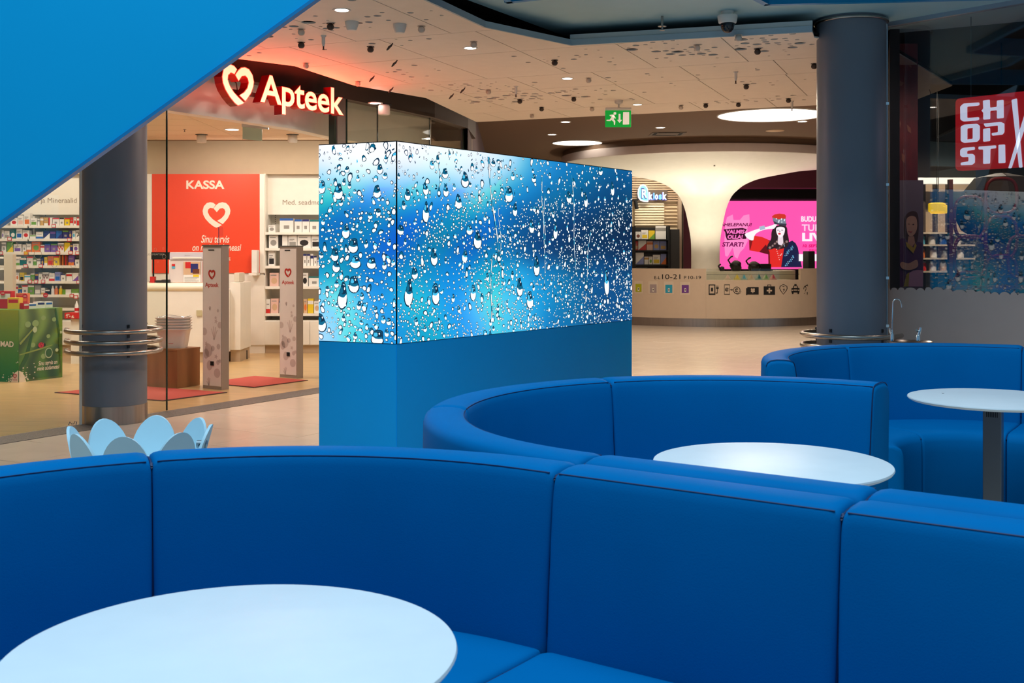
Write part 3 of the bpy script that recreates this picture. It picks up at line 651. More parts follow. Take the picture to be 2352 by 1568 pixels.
# ---- light blue petal stand behind the near sofa
M_pet = rgb('petal_blue', 196, 226, 236, .45)
fcx = Vector((-1.545, 4.62, 0)); pb = thing('petal_stand', 'light blue round stand ringed with rounded petals behind the nearest sofa', 'stand', fcx)
for k in range(8):
    a = 2*math.pi*(k+.12)/8; d = Vector((math.cos(a), math.sin(a), 0)); q = Vector((-d.y, d.x, 0)); R = []
    ol = []
    for i in range(17):
        t = i/16; ang = math.pi*t; ol.append((.098*math.cos(ang)*(1-.12*math.sin(ang)), .58+.155*math.sin(ang)**.85 if 0 < t < 1 else .58))
    ol = [(.098, .50)]+ol+[(-.098, .50)]
    A = []; B = []
    for x, z in ol:
        rr = .225+(z-.5)*.24-x*x*1.4
        A.append(fcx+d*rr+q*x+Z*z); B.append(fcx+d*(rr+.012)+q*x+Z*(z+.001))
    n = len(A); m = MB().add(A+B, [list(range(n)), list(range(n, 2*n))[::-1]]+[(i, n+i, n+(i+1) % n, (i+1) % n) for i in range(n)]); o = m.build('petal', M_pet, pb, 40)
MB().lathe([(0, .57), (.225, .57), (.235, .56), (.232, .48), (.20, .42), (.06, .40), (.05, .05), (.20, .03), (.21, .0), (0, .0)][::-1], fcx, 48).build('bowl', M_pet, pb, 40)
hp = fcx+Vector((.262, .03, .655)); MB().tube([hp+Vector((-.03, -.02, 0)), hp+Vector((.01, -.02, 0))], .017, 12).build('hinge', rgb('hinge_grey', 150, 160, 166, .3, metal=.6), pb, 50)
MB().tube([hp+Vector((-.012, -.024, -.002)), hp+Vector((-.012, -.040, -.002))], .008, 8).build('bolt', rgb('bolt_dark', 50, 60, 70, .4, metal=.5), pb, 50)
MB().obox(hp+Vector((-.014, -.03, -.11)), (.022, 0, 0), (0, .012, 0), (.004, 0, .11)).build('hinge_arm', M_pet, pb)
# ---- drinking fountain by the right pillar
M_chr = mat('chrome', (.8, .82, .85), .08, 1.)
fb = Vector((3.03, 8.46, 0)); df = thing('drinking_fountain', 'steel drinking fountain with gooseneck tap beside the right pillar', 'fountain', fb)
MB().lathe([(0, .001), (.13, .001), (.13, .02), (.09, .05), (.09, .66), (.155, .72), (.172, .775), (.166, .782), (.14, .76), (0, .74)], fb, 40).build('basin', M_steel, df, 40)
b1 = at(2049, 777, 8.44); b2 = at(2109, 777, 8.44)
pts = [b1, b1+Z*.08, b1+Z*.18+X*.003, b1+Z*.27+X*.006]+[b1+Vector((.036-.030*math.cos(t), 0, .27+.030*math.sin(t)))+X*0 for t in (.5, 1., 1.5, 2.1, 2.6)]+[b1+Vector((.072, 0, .255)), b1+Vector((.073, 0, .235))]
MB().tube(pts, .0048, 8).build('gooseneck_tap', M_chr, df, 60)
MB().lathe([(.014, -.02), (.014, .035), (.008, .045), (.007, .065), (0, .066)], b1+X*.0, 12).build('tap_body', M_chr, df, 50)
MB().tube([b1+Vector((-.004, -.0, .03)), b1+Vector((-.022, -.012, .055)), b1+Vector((-.024, -.014, .08))], .008, 8).build('tap_lever', M_chr, df, 50)
m = MB().lathe([(.018, -.02), (.018, .02), (.012, .03)], b2, 12); m.tube([b2+Z*.01, b2+Vector((.012, -.005, .06)), b2+Vector((.016, -.006, .085))], [.013, .015, .010], 10); m.tube([b2+Vector((.0, 0, .05)), b2+Vector((-.02, -.02, .065))], .008, 8)
m.build('bubbler', M_chr, df, 50)
# conduit running down the right pillar
cp = PR+Vector((.272+.012, -.02, 0)); cd_ = thing('conduit', 'thin metal conduit clipped to the right pillar', 'pipe', cp)
MB().tube([cp+Z*.002, cp+Z*3.28, cp+Vector((-.004, -.01, 3.315)), cp+Vector((-.03, -.03, 3.33))], .011, 10).build('pipe', mat('galvanised', s2l(150, 164, 176), .35, .7), cd_, 60)
for z in (.85, 1.24, 2.0, 2.66): MB().obox(cp+Vector((-.02, -.016, z)), (.034, 0, 0), (0, .02, 0), (0, 0, .022)).build('clip', M_chr, cd_)
# ================================================================== PHARMACY
NOUT = -NIN
M_lface = mat('sign_face', (.8, .7, .5), .4, emit=s2l(255, 214, 170), es=1.05); M_lrim = mat('sign_rim', (.5, .02, .02), .4, emit=(1, .10, .05), es=.9); M_lside = rgb('sign_red', 150, 10, 22, .35)
def letters(word, size, width, bold):
    out = []; full = text_geo(word, bold, 0, 0, 1.)[0]; W0 = min(p.x for p in full); W1 = max(p.x for p in full); k = width/(W1-W0)
    for i, ch in enumerate(word):
        pr = max(p.x for p in text_geo(word[:i+1], bold, 0, 0, 1.)[0]); own = max(p.x for p in text_geo(ch, bold, 0, 0, 1.)[0]); out.append((ch, (pr-own-W0)*k, k))
    return out
def sign3d(parent, ch, o, u, size, k, ext, bold, face, side, rim):
    w_ = Vector((u.y, -u.x, 0))
    vs, fs = text_geo(ch, bold, ext/size, 0, 1.)
    m = MB(); base = [o+u*p.x*k+Z*p.y*size+w_*(p.z*size-ext/2) for p in vs]; m.add(base, fs); pt = m.build('letter', side, parent)
    vs, fs = text_geo(ch, bold, 0, 0, 1.); MB().add([o+u*p.x*k+Z*p.y*size+w_*.0012 for p in vs], fs).build('rim', rim, pt)
    vs, fs = text_geo(ch, bold-.011, 0, 0, 1.); MB().add([o+u*p.x*k+Z*p.y*size+w_*.0026 for p in vs], fs).build('face', face, pt)
tx = lambda px, off: (lambda o, k: (k*o.y-o.x)/(U.x-k*U.y))(fac(0, off), (px-CX)/F)
SO = .02; t0, t1 = tx(597, SO), tx(790, SO); sD = fac(tx(625, SO), SO).y
so = fac(2.6, SO); sg = thing('shop_sign', 'illuminated red and cream Apteek sign with heart hung before the pharmacy front', 'sign', so+Z*2.75)
for ch, dx, k in letters('Apteek', .36, t1-t0, .026): sign3d(sg, ch, fac(t0, SO, CAMZ+(HZ-236.5)*sD/F)+U*dx, U, 65*sD/F/.73, k, .10, .026, M_lface, M_lside, M_lrim)
hc = onp(547, 197, fac(0, SO), NIN)
for P in heart(93*hc.y/F):
    m = MB().prism(P, hc, U, Z, NOUT, -.10, 0); h = m.build('heart_band', M_lside, sg)
    MB().flat([hc+U*x+Z*y+NOUT*.0012 for x, y in P]).build('rim', M_lrim, h)
    cx_ = sum(x for x, y in P)/len(P); n = len(P); A = sum(P[i][0]*P[(i+1) % n][1]-P[(i+1) % n][0]*P[i][1] for i in range(n)); sg_ = 1 if A > 0 else -1; ins = []
    for i in range(n):
        a, b, c = Vector(P[i-1]), Vector(P[i]), Vector(P[(i+1) % n]); t = (c-a).normalized(); ins.append(tuple(b+Vector((-t.y, t.x))*sg_*.007))
    MB().flat([hc+U*x+Z*y+NOUT*.0026 for x, y in ins]).build('face', M_lface, h)
for t in (2.6, 3.2, 3.8): MB().tube([fac(t, SO+.11, 3.0), fac(t, SO+.13, 3.10), fac(t, GL, 3.19)], .006, 6).build('hanger', M_dark, sg)
MB().obox(fac(2.45, SO+.105, 2.99), U*1.55, NIN*.03, Z*.04).build('rail', M_dark, sg)
rl = area('sign_glow', fac(2.9, SO-.30, 2.82), 1.8, .10, 30, (1, .07, .035), (math.pi, 0, math.atan2(U.y, U.x)))
# ---------------- products
WHT = (236, 232, 226); COLS = dict(white=WHT, red=(206, 40, 38), navy=(40, 44, 112), blue=(40, 96, 176), green=(110, 160, 60), teal=(30, 110, 110), yellow=(232, 200, 40), orange=(226, 120, 50), purple=(120, 80, 160), brown=(110, 56, 34), black=(36, 32, 32), grey=(150, 146, 140), gold=(200, 158, 88), pink=(232, 190, 176), cyan=(90, 176, 206), lavender=(140, 150, 206), beige=(214, 176, 140))
def pm(c): return rgb('print_'+c, *COLS[c], .45)
def carton(x0, x1, z0, z1, yf, d, main, acc, style, label, grp, name='medicine_box', txt=None, tcol='black', p=None):
    m = MB(); m.box(x0, x1, yf, yf+d, z0, z1); w_, h = x1-x0, z1-z0; e = .0008; m.cur = 1
    Q = lambda a, b, c, f, k=1: m.flat([Vector((x0+w_*a, yf-e*k, z0+h*c)), Vector((x0+w_*b, yf-e*k, z0+h*c)), Vector((x0+w_*b, yf-e*k, z0+h*f)), Vector((x0+w_*a, yf-e*k, z0+h*f))])
    if style == 0: Q(0, 1, .62, .86)
    elif style == 1: Q(0, .38, 0, 1)
    elif style == 2: Q(.12, .88, .12, .5); m.cur = 2; Q(.12, .7, .66, .72); Q(.12, .55, .56, .6)
    elif style == 3: Q(0, 1, 0, .3); m.cur = 2; Q(.15, .8, .6, .68)
    elif style == 4: m.flat([Vector((x0+w_*.5+w_*.34*math.cos(t*.7), yf-e, z0+h*.42+h*.24*math.sin(t*.7))) for t in range(9)][::-1]); m.cur = 2; Q(.1, .75, .8, .86)
    elif style == 5: m.flat([Vector((x0, yf-e, z0)), Vector((x0+w_, yf-e, z0)), Vector((x0+w_, yf-e, z0+h*.7))])
    elif style == 6: Q(0, 1, .84, 1); m.cur = 2; Q(.3, .7, .25, .5)
    o = m.build(name, [pm(main), pm(acc), pm('grey')]); tag(o, label, 'box', grp)
    if txt: MB().text(txt, min(h*.75, w_), (x0+w_/2, yf-e*2, z0+h*.22), X, Z, -Y, align='CENTER', bold=.01).build('print', pm(tcol), o)
    return o
ORD = ['first', 'second', 'third', 'fourth', 'fifth', 'sixth', 'seventh', 'eighth', 'ninth', 'tenth', 'eleventh', 'twelfth', 'thirteenth', 'fourteenth', 'fifteenth', 'sixteenth']
DS = 16.12; SPX = DS/F
zx1 = lambda x: (x*.2041-CX)*SPX; zz1 = lambda y: CAMZ-(380+y*.2041-HZ)*SPX
def shelving(x0, x1, boards, label, head, hx, hz_, hs, posts, cab=(0, .48), loc=None, bright=True):
    t = thing('shelf_unit', label, 'shelving', ((x0+x1)/2, DS+.2, 0))
    MB().box(x0, x1, WB-.04, WB-.005, .48, 2.61).build('back_panel', M_cream, t)
    for x in posts: MB().box(x-.012, x+.012, DS+.02 if x in (posts[0], posts[-1]) else DS+.2, WB-.04, .48, 2.61 if x in (posts[0], posts[-1]) else 2.0).build('side_panel', M_cream, t)
    for b in boards:
        for k in range(len(posts)-1):
            o = MB().box(posts[k]+.013, posts[k+1]-.013, DS+.03, WB-.05, b-.022, b-.004).build('shelf_board', M_cream, t); MB().box(posts[k]+.013, posts[k+1]-.013, DS+.004, DS+.03, b-.04, b-.002).build('price_rail', M_cream, o)
    # base cabinets with doors and recessed kick
    MB().box(x0, x1, DS+.05, WB-.005, .0, .115).build('kick', rgb('kick_tan', 196, 172, 142, .6), t)
    MB().box(x0, x1, DS+.02, WB-.005, .115, .478).build('cabinet', M_cream, t)
    n = max(1, round((x1-x0)/.62)); wd = (x1-x0)/n
    for k in range(n): MB().bev(x0+wd*k+.004, x0+wd*(k+1)-.004, DS-.0, DS+.018, .125, .465, .002, 1).build('cabinet_door', M_cream, t)
    hp_ = MB().box(x0, x1, WB-.30, WB-.27, 2.02, 2.61).build('header_panel', M_cream, t)
    MB().text(head, hs, (hx, WB-.302, hz_), X, Z, -Y).build('lettering', rgb('letter_tan', 150, 132, 112, .6), hp_)
    for x in posts[:-1]:
        m = MB()
        for k in range(9): m.box(x+.06, x+.068, WB-.042, WB-.0395, 1.80+k*.03, 1.815+k*.03)
        m.build('bracket_slot', M_black, t)
    return t
lb = [zz1(y) for y in (672, 820, 972, 1122, 1298, 1450)]+[.66]
p_ = [-8.7, -7.03, -5.46]
ul = shelving(-8.7, -5.46, lb, 'white wall shelving of vitamins at the left of the pharmacy', 'Vitamiinid ja Mineraalid', -7.38, zz1(412), .105, p_)
ROWSL = [
 (0, [(0,45,600,'white','green',0),(100,180,590,'white','red',4),(181,249,560,'white','pink',2),(251,324,535,'white','orange',2),(326,400,592,'white','green',2),(405,431,600,'white','grey',0),(435,475,583,'gold','white',0),(478,525,583,'gold','white',3),(530,571,583,'white','red',1),(575,650,588,'white','red',6),(652,705,588,'white','black',6),(710,770,590,'yellow','red',6),(772,808,582,'red','white',3),(810,846,582,'white','red',4),(850,888,582,'red','white',0),(892,930,585,'white','red',2)]),
 (1, [(0,26,730,'white','purple',4),(30,90,735,'white','grey',2),(95,161,718,'teal','white',4),(165,233,708,'white','blue',2),(236,313,728,'white','red',4),(320,385,778,'white','green',0),(388,470,745,'white','blue',3),(473,545,732,'navy','white',5),(547,613,732,'navy','purple',0),(616,685,732,'blue','navy',5),(687,756,732,'navy','green',6),(758,795,732,'navy','gold',4),(797,835,732,'white','cyan',4),(838,903,728,'white','grey',0,'A','black')]),
 (2, [(0,50,865,'white','grey',0,'B','black'),(60,131,857,'green','yellow',5),(135,225,882,'white','purple',2),(235,276,872,'white','black',6),(279,335,880,'white','orange',3),(340,438,853,'orange','green',4),(440,484,893,'white','red',0),(487,553,880,'purple','blue',6),(555,628,880,'purple','green',6),(632,705,872,'white','grey',0,'W','red'),(708,773,867,'yellow','white',5),(775,804,880,'navy','gold',0),(806,870,880,'white','purple',4),(874,920,880,'white','red',0)]),
 (3, [(160,205,1025,'white','green',3),(208,280,1025,'teal','white',0),(282,354,1025,'white','red',6),(357,394,1050,'green','white',0),(396,440,1050,'white','grey',0),(443,478,1040,'navy','gold',4),(480,518,1030,'yellow','white',3),(520,585,1020,'orange','red',2),(587,648,1020,'yellow','red',6),(650,680,1005,'brown','gold',1),(683,715,1005,'brown','orange',1),(718,749,1005,'brown','red',1),(752,818,1005,'purple','orange',3),(828,880,1045,'white','black',6),(882,918,1050,'green','red',6)]),
 (4, [(160,196,1205,'white','orange',4),(203,254,1205,'yellow','black',2),(257,325,1232,'white','cyan',0),(327,375,1215,'green','white',6),(378,414,1205,'navy','gold',0),(416,458,1205,'white','grey',6,'5','green'),(461,533,1203,'white','grey',0,'W','brown'),(536,599,1212,'white','red',3),(601,665,1198,'lavender','blue',2),(668,722,1222,'white','navy',6),(730,795,1210,'white','red',0),(798,868,1210,'white','purple',5),(871,920,1207,'white','black',0)]),
 (5, [(160,186,1350,'white','red',0),(188,229,1380,'blue','yellow',6),(231,297,1348,'white','red',6),(299,368,1350,'green','white',6),(371,443,1345,'grey','white',2),(445,490,1378,'white','gold',3),(493,545,1390,'black','white',0),(684,785,1395,'white','green',1),(788,873,1390,'green','white',3),(876,920,1392,'brown','white',0)])]
for r, items in ROWSL:
    for k, it in enumerate(items):
        x0, x1, y, mn, ac, st_ = it[:6]; z0 = lb[r]-.0035; z1 = zz1(y)
        lab = '%s and %s carton, %s from left on the %s vitamin shelf' % (mn, ac, ORD[k], ORD[r])
        carton(zx1(x0)+.002, zx1(x1)-.002, z0, min(max(z1, z0+.05), lb[r-1]-.045 if r else 9), DS+.05, .09, mn, ac, st_, lab, 'cartons on the vitamin shelves', txt=it[6] if len(it) > 6 else None, tcol=it[7] if len(it) > 7 else 'black')
for x, c in ((566, 'white'), (606, 'orange'), (655, 'yellow')):
    b0 = Vector((zx1(x), DS+.09, lb[5]-.0035)); t = thing('syrup_bottle', '%s bottle with white cap on the lowest vitamin shelf' % c, 'bottle', b0, 'bottles on the vitamin shelf')
    MB().lathe([(0, 0), (.024, 0), (.026, .01), (.026, .075), (.012, .095), (.012, .10), (0, .10)], b0, 14).build('body', pm(c), t, 40); MB().lathe([(.016, .10), (.016, .125), (.012, .128), (0, .128)], b0, 12).build('cap', pm('white'), t, 40)
for k, (x, y) in enumerate([(605,680),(108,825),(780,835),(653,980),(793,980),(872,985),(288,1130),(460,1130),(338,1305),(405,1305),(485,1305),(885,1312),(245,1455),(303,1455),(808,1465),(855,1480),(10,985),(292,985)]):
    c = 'orange' if k == 17 else 'red'; a, b = zx1(x), zz1(y)
    o = MB().box(a-.03, a+.03, DS-.003, DS+.0038, b-.027, b+.027).build('price_tag', pm(c), ul); MB().flat([Vector((a-.022, DS-.0038, b-.018)), Vector((a+.022, DS-.0038, b-.018)), Vector((a+.022, DS-.0038, b+.018)), Vector((a-.022, DS-.0038, b+.018))]).build('price_print', pm('white' if c == 'red' else 'yellow'), o)
# right shelving (devices)
x3 = lambda x: (330+x*.1913-CX)*SPX; z3 = lambda y: CAMZ-(380+y*.1913-HZ)*SPX; x4 = lambda x: (330+x*.2041-CX)*SPX; z4 = lambda y: CAMZ-(640+y*.2041-HZ)*SPX
rb = [z3(797), z3(988), z3(1202), z3(1448), z4(388)]
p_ = [x3(1447), x3(2440), -.95]
ur = shelving(p_[0], -.95, rb, 'white wall shelving of medical devices right of the red wall', 'Med. seadmed', x3(1635), z3(463), .105, p_)
ROWSR = [
 (0, 'x3', [(1485,1570,712,'white','grey',4),(1622,1788,633,'white','blue',6),(1800,1890,645,'white','blue',6),(1893,1978,645,'white','navy',6),(1982,2098,648,'white','teal',6),(2102,2200,648,'white','teal',6),(2210,2320,648,'white','grey',2)]),
 (1, 'x3', [(1490,1605,838,'white','grey',4),(1612,1720,838,'white','black',1),(1725,1832,838,'white','grey',2),(1836,1998,838,'white','black',4),(2002,2120,838,'white','black',2),(2130,2280,838,'white','grey',4)]),
 (2, 'x3', [(1485,1565,1025,'white','black',2),(1905,1948,1062,'white','navy',6),(1952,1989,1062,'white','navy',6),(1993,2030,1062,'white','navy',0),(2034,2070,1085,'white','navy',6),(2076,2120,1130,'white','lavender',0)]),
 (3, 'x3', [(1500,1612,1290,'pink','beige',4),(1618,1800,1300,'white','grey',2),(1888,1965,1290,'white','black',4),(1972,2110,1330,'white','teal',6),(2120,2300,1330,'white','grey',2)]),
 (4, 'x4', [(1365,1414,232,'white','red',3),(1419,1508,225,'pink','beige',4),(1515,1610,250,'white','blue',6),(1770,1786,240,'yellow','orange',0),(1789,1834,232,'beige','orange',4),(1837,1903,225,'yellow','white',0),(1907,1975,255,'white','beige',4)])]
for r, f, items in ROWSR:
    fx, fz = (x3, z3) if f == 'x3' else (x4, z4)
    for k, (x0, x1, y, mn, ac, st_) in enumerate(items):
        z0 = rb[r]-.0035
        carton(fx(x0)+.002, fx(x1)-.002, z0, min(max(fz(y), z0+.05), rb[r-1]-.045 if r else 9), DS+.06, .10, mn, ac, st_, '%s device box with %s print, %s from left on the %s device shelf' % (mn, ac, ORD[k], ORD[r]), 'device boxes on the right pharmacy shelves', 'device_box')
# ---------------- red wall panel KASSA
M_red = mat('kassa_red', s2l(244, 78, 44), .3, noise=.02, nscale=1.); M_pw = mat('print_cream', s2l(252, 240, 222), .5)
RX0, RX1, RZ0, RZ1 = (349-CX)*SPX, (596.5-CX)*SPX, CAMZ-(627-HZ)*SPX, 2.605
rw = thing('wall_panel', 'red wall panel lettered KASSA with a white heart', 'panel', ((RX0+RX1)/2, DS+.05, RZ0))
MB().box(RX0, RX1, DS, DS+.1, RZ0, RZ1).build('board', M_red, rw)
yP = DS-.002; K = lambda zx, zy: Vector((x3(zx), yP, z3(zy)))
MB().text('KASSA', .165, K(512, 277), X, Z, -Y, bold=.03, width=x3(970)-x3(512)).build('lettering', M_pw, rw)
for P in (HEART_L, HEART_R): MB().flat([K(x, y) for x, y in P]).build('heart_print', M_pw, rw)
MB().text('Sinu tervis', .155, K(690, 925), X, Z, -Y, bold=.012, shear=.25, width=x3(1030)-x3(690)).build('lettering', M_pw, rw)
MB().text('on meie südameasi', .14, K(585, 1022), X, Z, -Y, bold=.012, shear=.25, width=x3(1172)-x3(585)).build('lettering', M_pw, rw)
MB().text('APTEEK.EE', .06, K(1042, 1138), X, Z, -Y, bold=.015, align='RIGHT').build('lettering', M_pw, rw)
MB().box(RX0, RX1+.07, DS+.02, WB, 0, RZ0-.002).build('low_cabinet', M_cream, rw); MB().box(RX0, RX1+.07, DS+.006, DS+.02, .12, RZ0-.03).build('front', M_cream, rw)
MB().box(RX1, x3(1445), DS+.0, WB, RZ0, 2.605).build('filler_panel', M_cream, rw)
MB().box(-5.455, RX0-.002, DS, WB, 0, 2.605).build('filler_panel', M_cream, rw)
cdv = MB().bev(x3(1325), x3(1392), DS-.16, DS-.02, RZ0+.004, z3(1015), .006, 1); o = cdv.build('white_carton', pm('white')); tag(o, 'plain white upright carton on the ledge below the red panel', 'box')
lg = MB().box(x3(1300), x3(1395), DS-.2, DS+.004, RZ0-.03, RZ0+.002).build('ledge_shelf', M_cream, rw)
# ---------------- cash counter
CD = 14.75; cs = CD/F
x5 = lambda px: (px-CX)*cs; z5 = lambda py: CAMZ-(py-HZ)*cs
ct = thing('cash_counter', 'cream cash counter with rounded top edge before the red wall', 'counter', (-4.6, CD+.3, 0))
cx0, cx1 = x5(300), x5(523)
MB().box(cx0, cx1, CD, CD+.62, .14, .97).build('body', M_cream, ct); MB().box(cx0, cx1-.02, CD+.03, CD+.6, 0, .14).build('kick', rgb('kick_tan', 196, 172, 142, .6), ct)
MB().rings([[Vector((x, CD-.03+.055-.055*math.cos(a) if a < math.pi*1.5 else CD+.64, 1.0+.055*math.sin(a))) for a in [math.radians(v) for v in (-90, -45, 0, 45, 90)]]+[Vector((x, CD+.64, 1.055)), Vector((x, CD+.64, .945))] for x in (cx0-.02, cx1-.16)]).build('rounded_top', rgb('counter_top', 250, 240, 216, .3), ct, 50)
MB().box(cx1+.002, cx1+.14, CD+.12, CD+.7, .16, 1.06).build('side_panel', M_cream, ct); MB().box(cx1+.002, cx1+.13, CD+.14, CD+.68, 0, .16).build('side_kick', rgb('kick_tan', 196, 172, 142, .6), ct)
MB().box(x5(545), x5(547), CD+.5, CD+.52, .0, .12).build('foot', M_black, ct)
# hutch panel standing on the counter with posters
hs_ = thing('counter_screen', 'pale grey service screen with magazine posters standing on the cash counter', 'screen', (x5(430), CD+.2, 1.055))
HX0, HX1 = x5(381), x5(466)
MB().bev(HX0, HX1, CD+.18, CD+.20, 1.062, z5(579), .003, 1).build('board', rgb('screen_grey', 222, 208, 202, .4), hs_); MB().box(HX0, HX1, CD+.165, CD+.179, z5(596), z5(580)).build('header', rgb('header_lav', 206, 200, 208, .4), hs_)
MB().box(x5(388), x5(455), CD+.155, CD+.166, z5(593.5), z5(590.5)).build('handle', M_pw, hs_)
MB().text('Zimmer', .022, (x5(422), CD+.163, z5(588)), X, Z, -Y, align='CENTER').build('lettering', pm('grey'), hs_)
x3c = lambda zx: x5(330+zx*.1913); z3c = lambda zy: z5(380+zy*.1913)
pq = lambda name, a, b, c, d, col, par, k=0: MB().box(x3c(a), x3c(b), CD+.172-k*.001, CD+.179, max(1.064, z3c(d)), z3c(c)).build(name, pm(col), par)
po = pq('poster', 432, 636, 1155, 1432, 'white', hs_); pq('poster_photo', 432, 636, 1157, 1315, 'beige', hs_, 1); pq('poster_photo', 520, 610, 1180, 1290, 'navy', hs_, 2); pq('poster_photo', 455, 520, 1160, 1235, 'red', hs_, 3); pq('poster_photo', 545, 625, 1245, 1300, 'brown', hs_, 3); pq('poster_photo', 550, 620, 1315, 1340, 'yellow', hs_, 2)
m = MB()
for k in range(6): m.box(x3c(445), x3c(620-20*(k % 3)), CD+.1705, CD+.1715, z3c(1345+k*14+4), z3c(1345+k*14))
m.build('poster_text', pm('grey'), hs_)
pq('poster', 665, 700, 1155, 1432, 'red', hs_)
for k, (a, b, c) in enumerate(((290, 328, 'red'), (290, 328, 'cyan'))): pq('card_sticker', a, b, 1183+k*30, 1208+k*30, c, hs_)
ph = MB().bev(x5(345), x5(366), CD+.2, CD+.32, 1.056, 1.09, .01, 2); ph.bev(x5(362), x5(382), CD+.14, CD+.26, 1.056, 1.10, .012, 2); o = ph.build('card_terminal', pm('black'), None, 40); tag(o, 'black card terminal lying on the cash counter', 'terminal')
o = MB().box(x5(332), x5(342), CD+.22, CD+.3, 1.056, z5(636)).build('leaflet_box', pm('red')); tag(o, 'small red leaflet box on the counter beside the pillar', 'box')
dsb = thing('customer_display', 'small black customer display with pale letters beside the dark pillar', 'display', (x5(350), CD+.4, 1.056))
MB().box(x5(325), x5(367), CD+.40, CD+.44, z5(596), z5(579)).build('panel', M_black, dsb); MB().tube([(x5(329), CD+.42, 1.057), (x5(329), CD+.42, z5(596))], .012, 8).build('stem', M_black, dsb); MB().lathe([(0, 0), (.06, 0), (.06, .01), (0, .012)], (x5(329), CD+.42, 1.0565), 16).build('foot', M_black, dsb)
MB().text('SÜDAMEAPTEEK', .035, (x5(356), CD+.398, z5(586)), X, Z, -Y, align='RIGHT').build('lettering', pm('grey'), dsb)
o = MB().bev(x5(370), x5(377), CD+.34, CD+.42, 1.056, z5(597), .003, 1).build('hand_gel_bottle', pm('white')); tag(o, 'small white dispenser bottle on the counter by the glass edge', 'bottle')
pr_ = MB().bev(x5(524), x5(537), CD+.3, CD+.62, 1.062, z5(627), .02, 2); o = pr_.build('receipt_printer', rgb('printer_beige', 214, 200, 180, .5), None, 40); tag(o, 'beige receipt printer on the counter end', 'printer')
# tall wooden board behind the pillar
o = MB().box(x5(333), x5(358), CD-1.0, CD-.96, .002, 1.0*.98).build('wooden_board', mat('oak_dark', s2l(150, 106, 60), .5, noise=.15, nscale=8, stretch=(1, 1, .2))); tag(o, 'brown wooden board upright behind the steel rails', 'board')
# card leaflet on counter front
o = MB().box(x5(452), x5(464), CD-.02, CD-.002, z5(725), z5(712)).build('leaflet_holder', rgb('holder_green', 200, 190, 150, .5), ct)
# ---------------- security gates
M_gate = rgb('gate_face', 240, 234, 228, .35); M_gfr = rgb('gate_frame', 170, 158, 148, .35, metal=.2); M_pat = rgb('gate_print', 208, 196, 190, .4)
def gate(b_left, b_right, label):
    A = onz(*b_left); B = onz(*b_right); d = (B-A).normalized(); n = Vector((d.y, -d.x, 0)); W = (B-A).length; H = 1.53
    t = thing('security_gate', label, 'gate', (A+B)/2, 'anti-theft gates at the pharmacy door'); th = .10
    MB().obox(A-n*th, B-A, n*th, Z*H).build('frame', M_gfr, t)
    MB().obox(A+d*.008+Z*.035, d*(W-.016), n*.004, Z*(H-.06)).build('face', M_gate, t)
    P = lambda u, v: A+d*(W*u)+Z*(H*v)+n*.0046
    S = W; FP = lambda pts: MB().flat(pts).build('flower_print', M_pat, t); Q = lambda pts, cu, cv, k: FP([P(min(.98, max(.02, cu+x*k)), cv+y*k*S/H) for x, y in pts])
    for cu, cv, k in ((.30, .27, .30), (.18, .245, .22), (.36, .165, .22)): Q([(math.cos(a)*(1 if math.cos(a) > 0 else .8), math.sin(a)*1.1) for a in [i*.45 for i in range(14)]], cu, cv, k*.75)
    for cu, cv, k in ((.78, .115, .17), (.55, .285, .10), (.82, .19, .09), (.85, .30, .10), (.10, .40, .14), (.92, .45, .12), (.92, .20, .07), (.70, .50, .05), (.82, .55, .06)): Q(circ(12, 1), cu, cv, k)
    for cu, cv in ((.72, .475), (.72, .23), (.20, .315)): Q([(math.cos(i*math.pi/5)*(1 if i % 2 == 0 else .42), math.sin(i*math.pi/5)*(1 if i % 2 == 0 else .42)) for i in range(10)], cu, cv, .10)
    for cu, cv, hh, lean in ((.62, .345, .095, 1), (.35, .02, .06, -.3), (.4, .55, .03, .2)):
        for j in range(4):
            a = -.9+j*.45+lean*.3; pts = []
            x1, y1 = cu+math.sin(a)*hh*3.2*.8, cv+math.cos(a)*hh
            dx, dy = .018, 0
            FP([P(cu-dx, cv), P(cu+dx, cv), P(min(.98, max(.02, x1+dx)), y1), P(min(.98, max(.02, x1-dx)), y1)])
    m = MB(); m.obox(P(.44, .165), d*(W*.16), n*.006, Z*.045); m.build('tag_reader', M_black, t)
    MB().obox(P(.32, .968), d*(W*.3), n*.004, Z*.012).build('slot', M_black, t); MB().obox(A-n*(th+.004)+Z*H-d*.004, B-A+d*.008, n*(th+.012), Z*.012).build('cap', rgb('gate_cap', 96, 104, 100, .4), t)
    rr = rgb('gate_red', 196, 44, 32, .4); cc = P(.5, .80)
    for Hh in heart(.105): MB().flat([cc+d*x+Z*y+n*.001 for x, y in Hh]).build('heart_print', rr, t)
    MB().text('Apteek', .062, P(.5, .715), d, Z, n, bold=.02, align='CENTER', width=W*.72).build('lettering', rr, t)
    return t
gate((466, 891), (509, 895.5), 'anti-theft gate pylon with Apteek heart beside the wooden box'); gate((642.5, 865.5), (682, 869), 'anti-theft gate pylon with Apteek heart nearer the rain screen')
# thin rod with plastic holder above first gate
gp = onz(499, 893); rz_ = gp+Vector((.0, .06, 1.545)); ph_ = thing('price_holder', 'clear plastic sign holder on the gate by the wooden box', 'holder', rz_)
MB().tube([rz_, rz_+Z*.19], .004, 6).build('rod', rgb('rod_violet', 120, 60, 110, .4), ph_)
MB().obox(rz_+Z*.09, X*.05, Y*.002, Z*.10).build('pocket', glass_mat('plastic', (.95, .9, .9), 1.5), ph_)
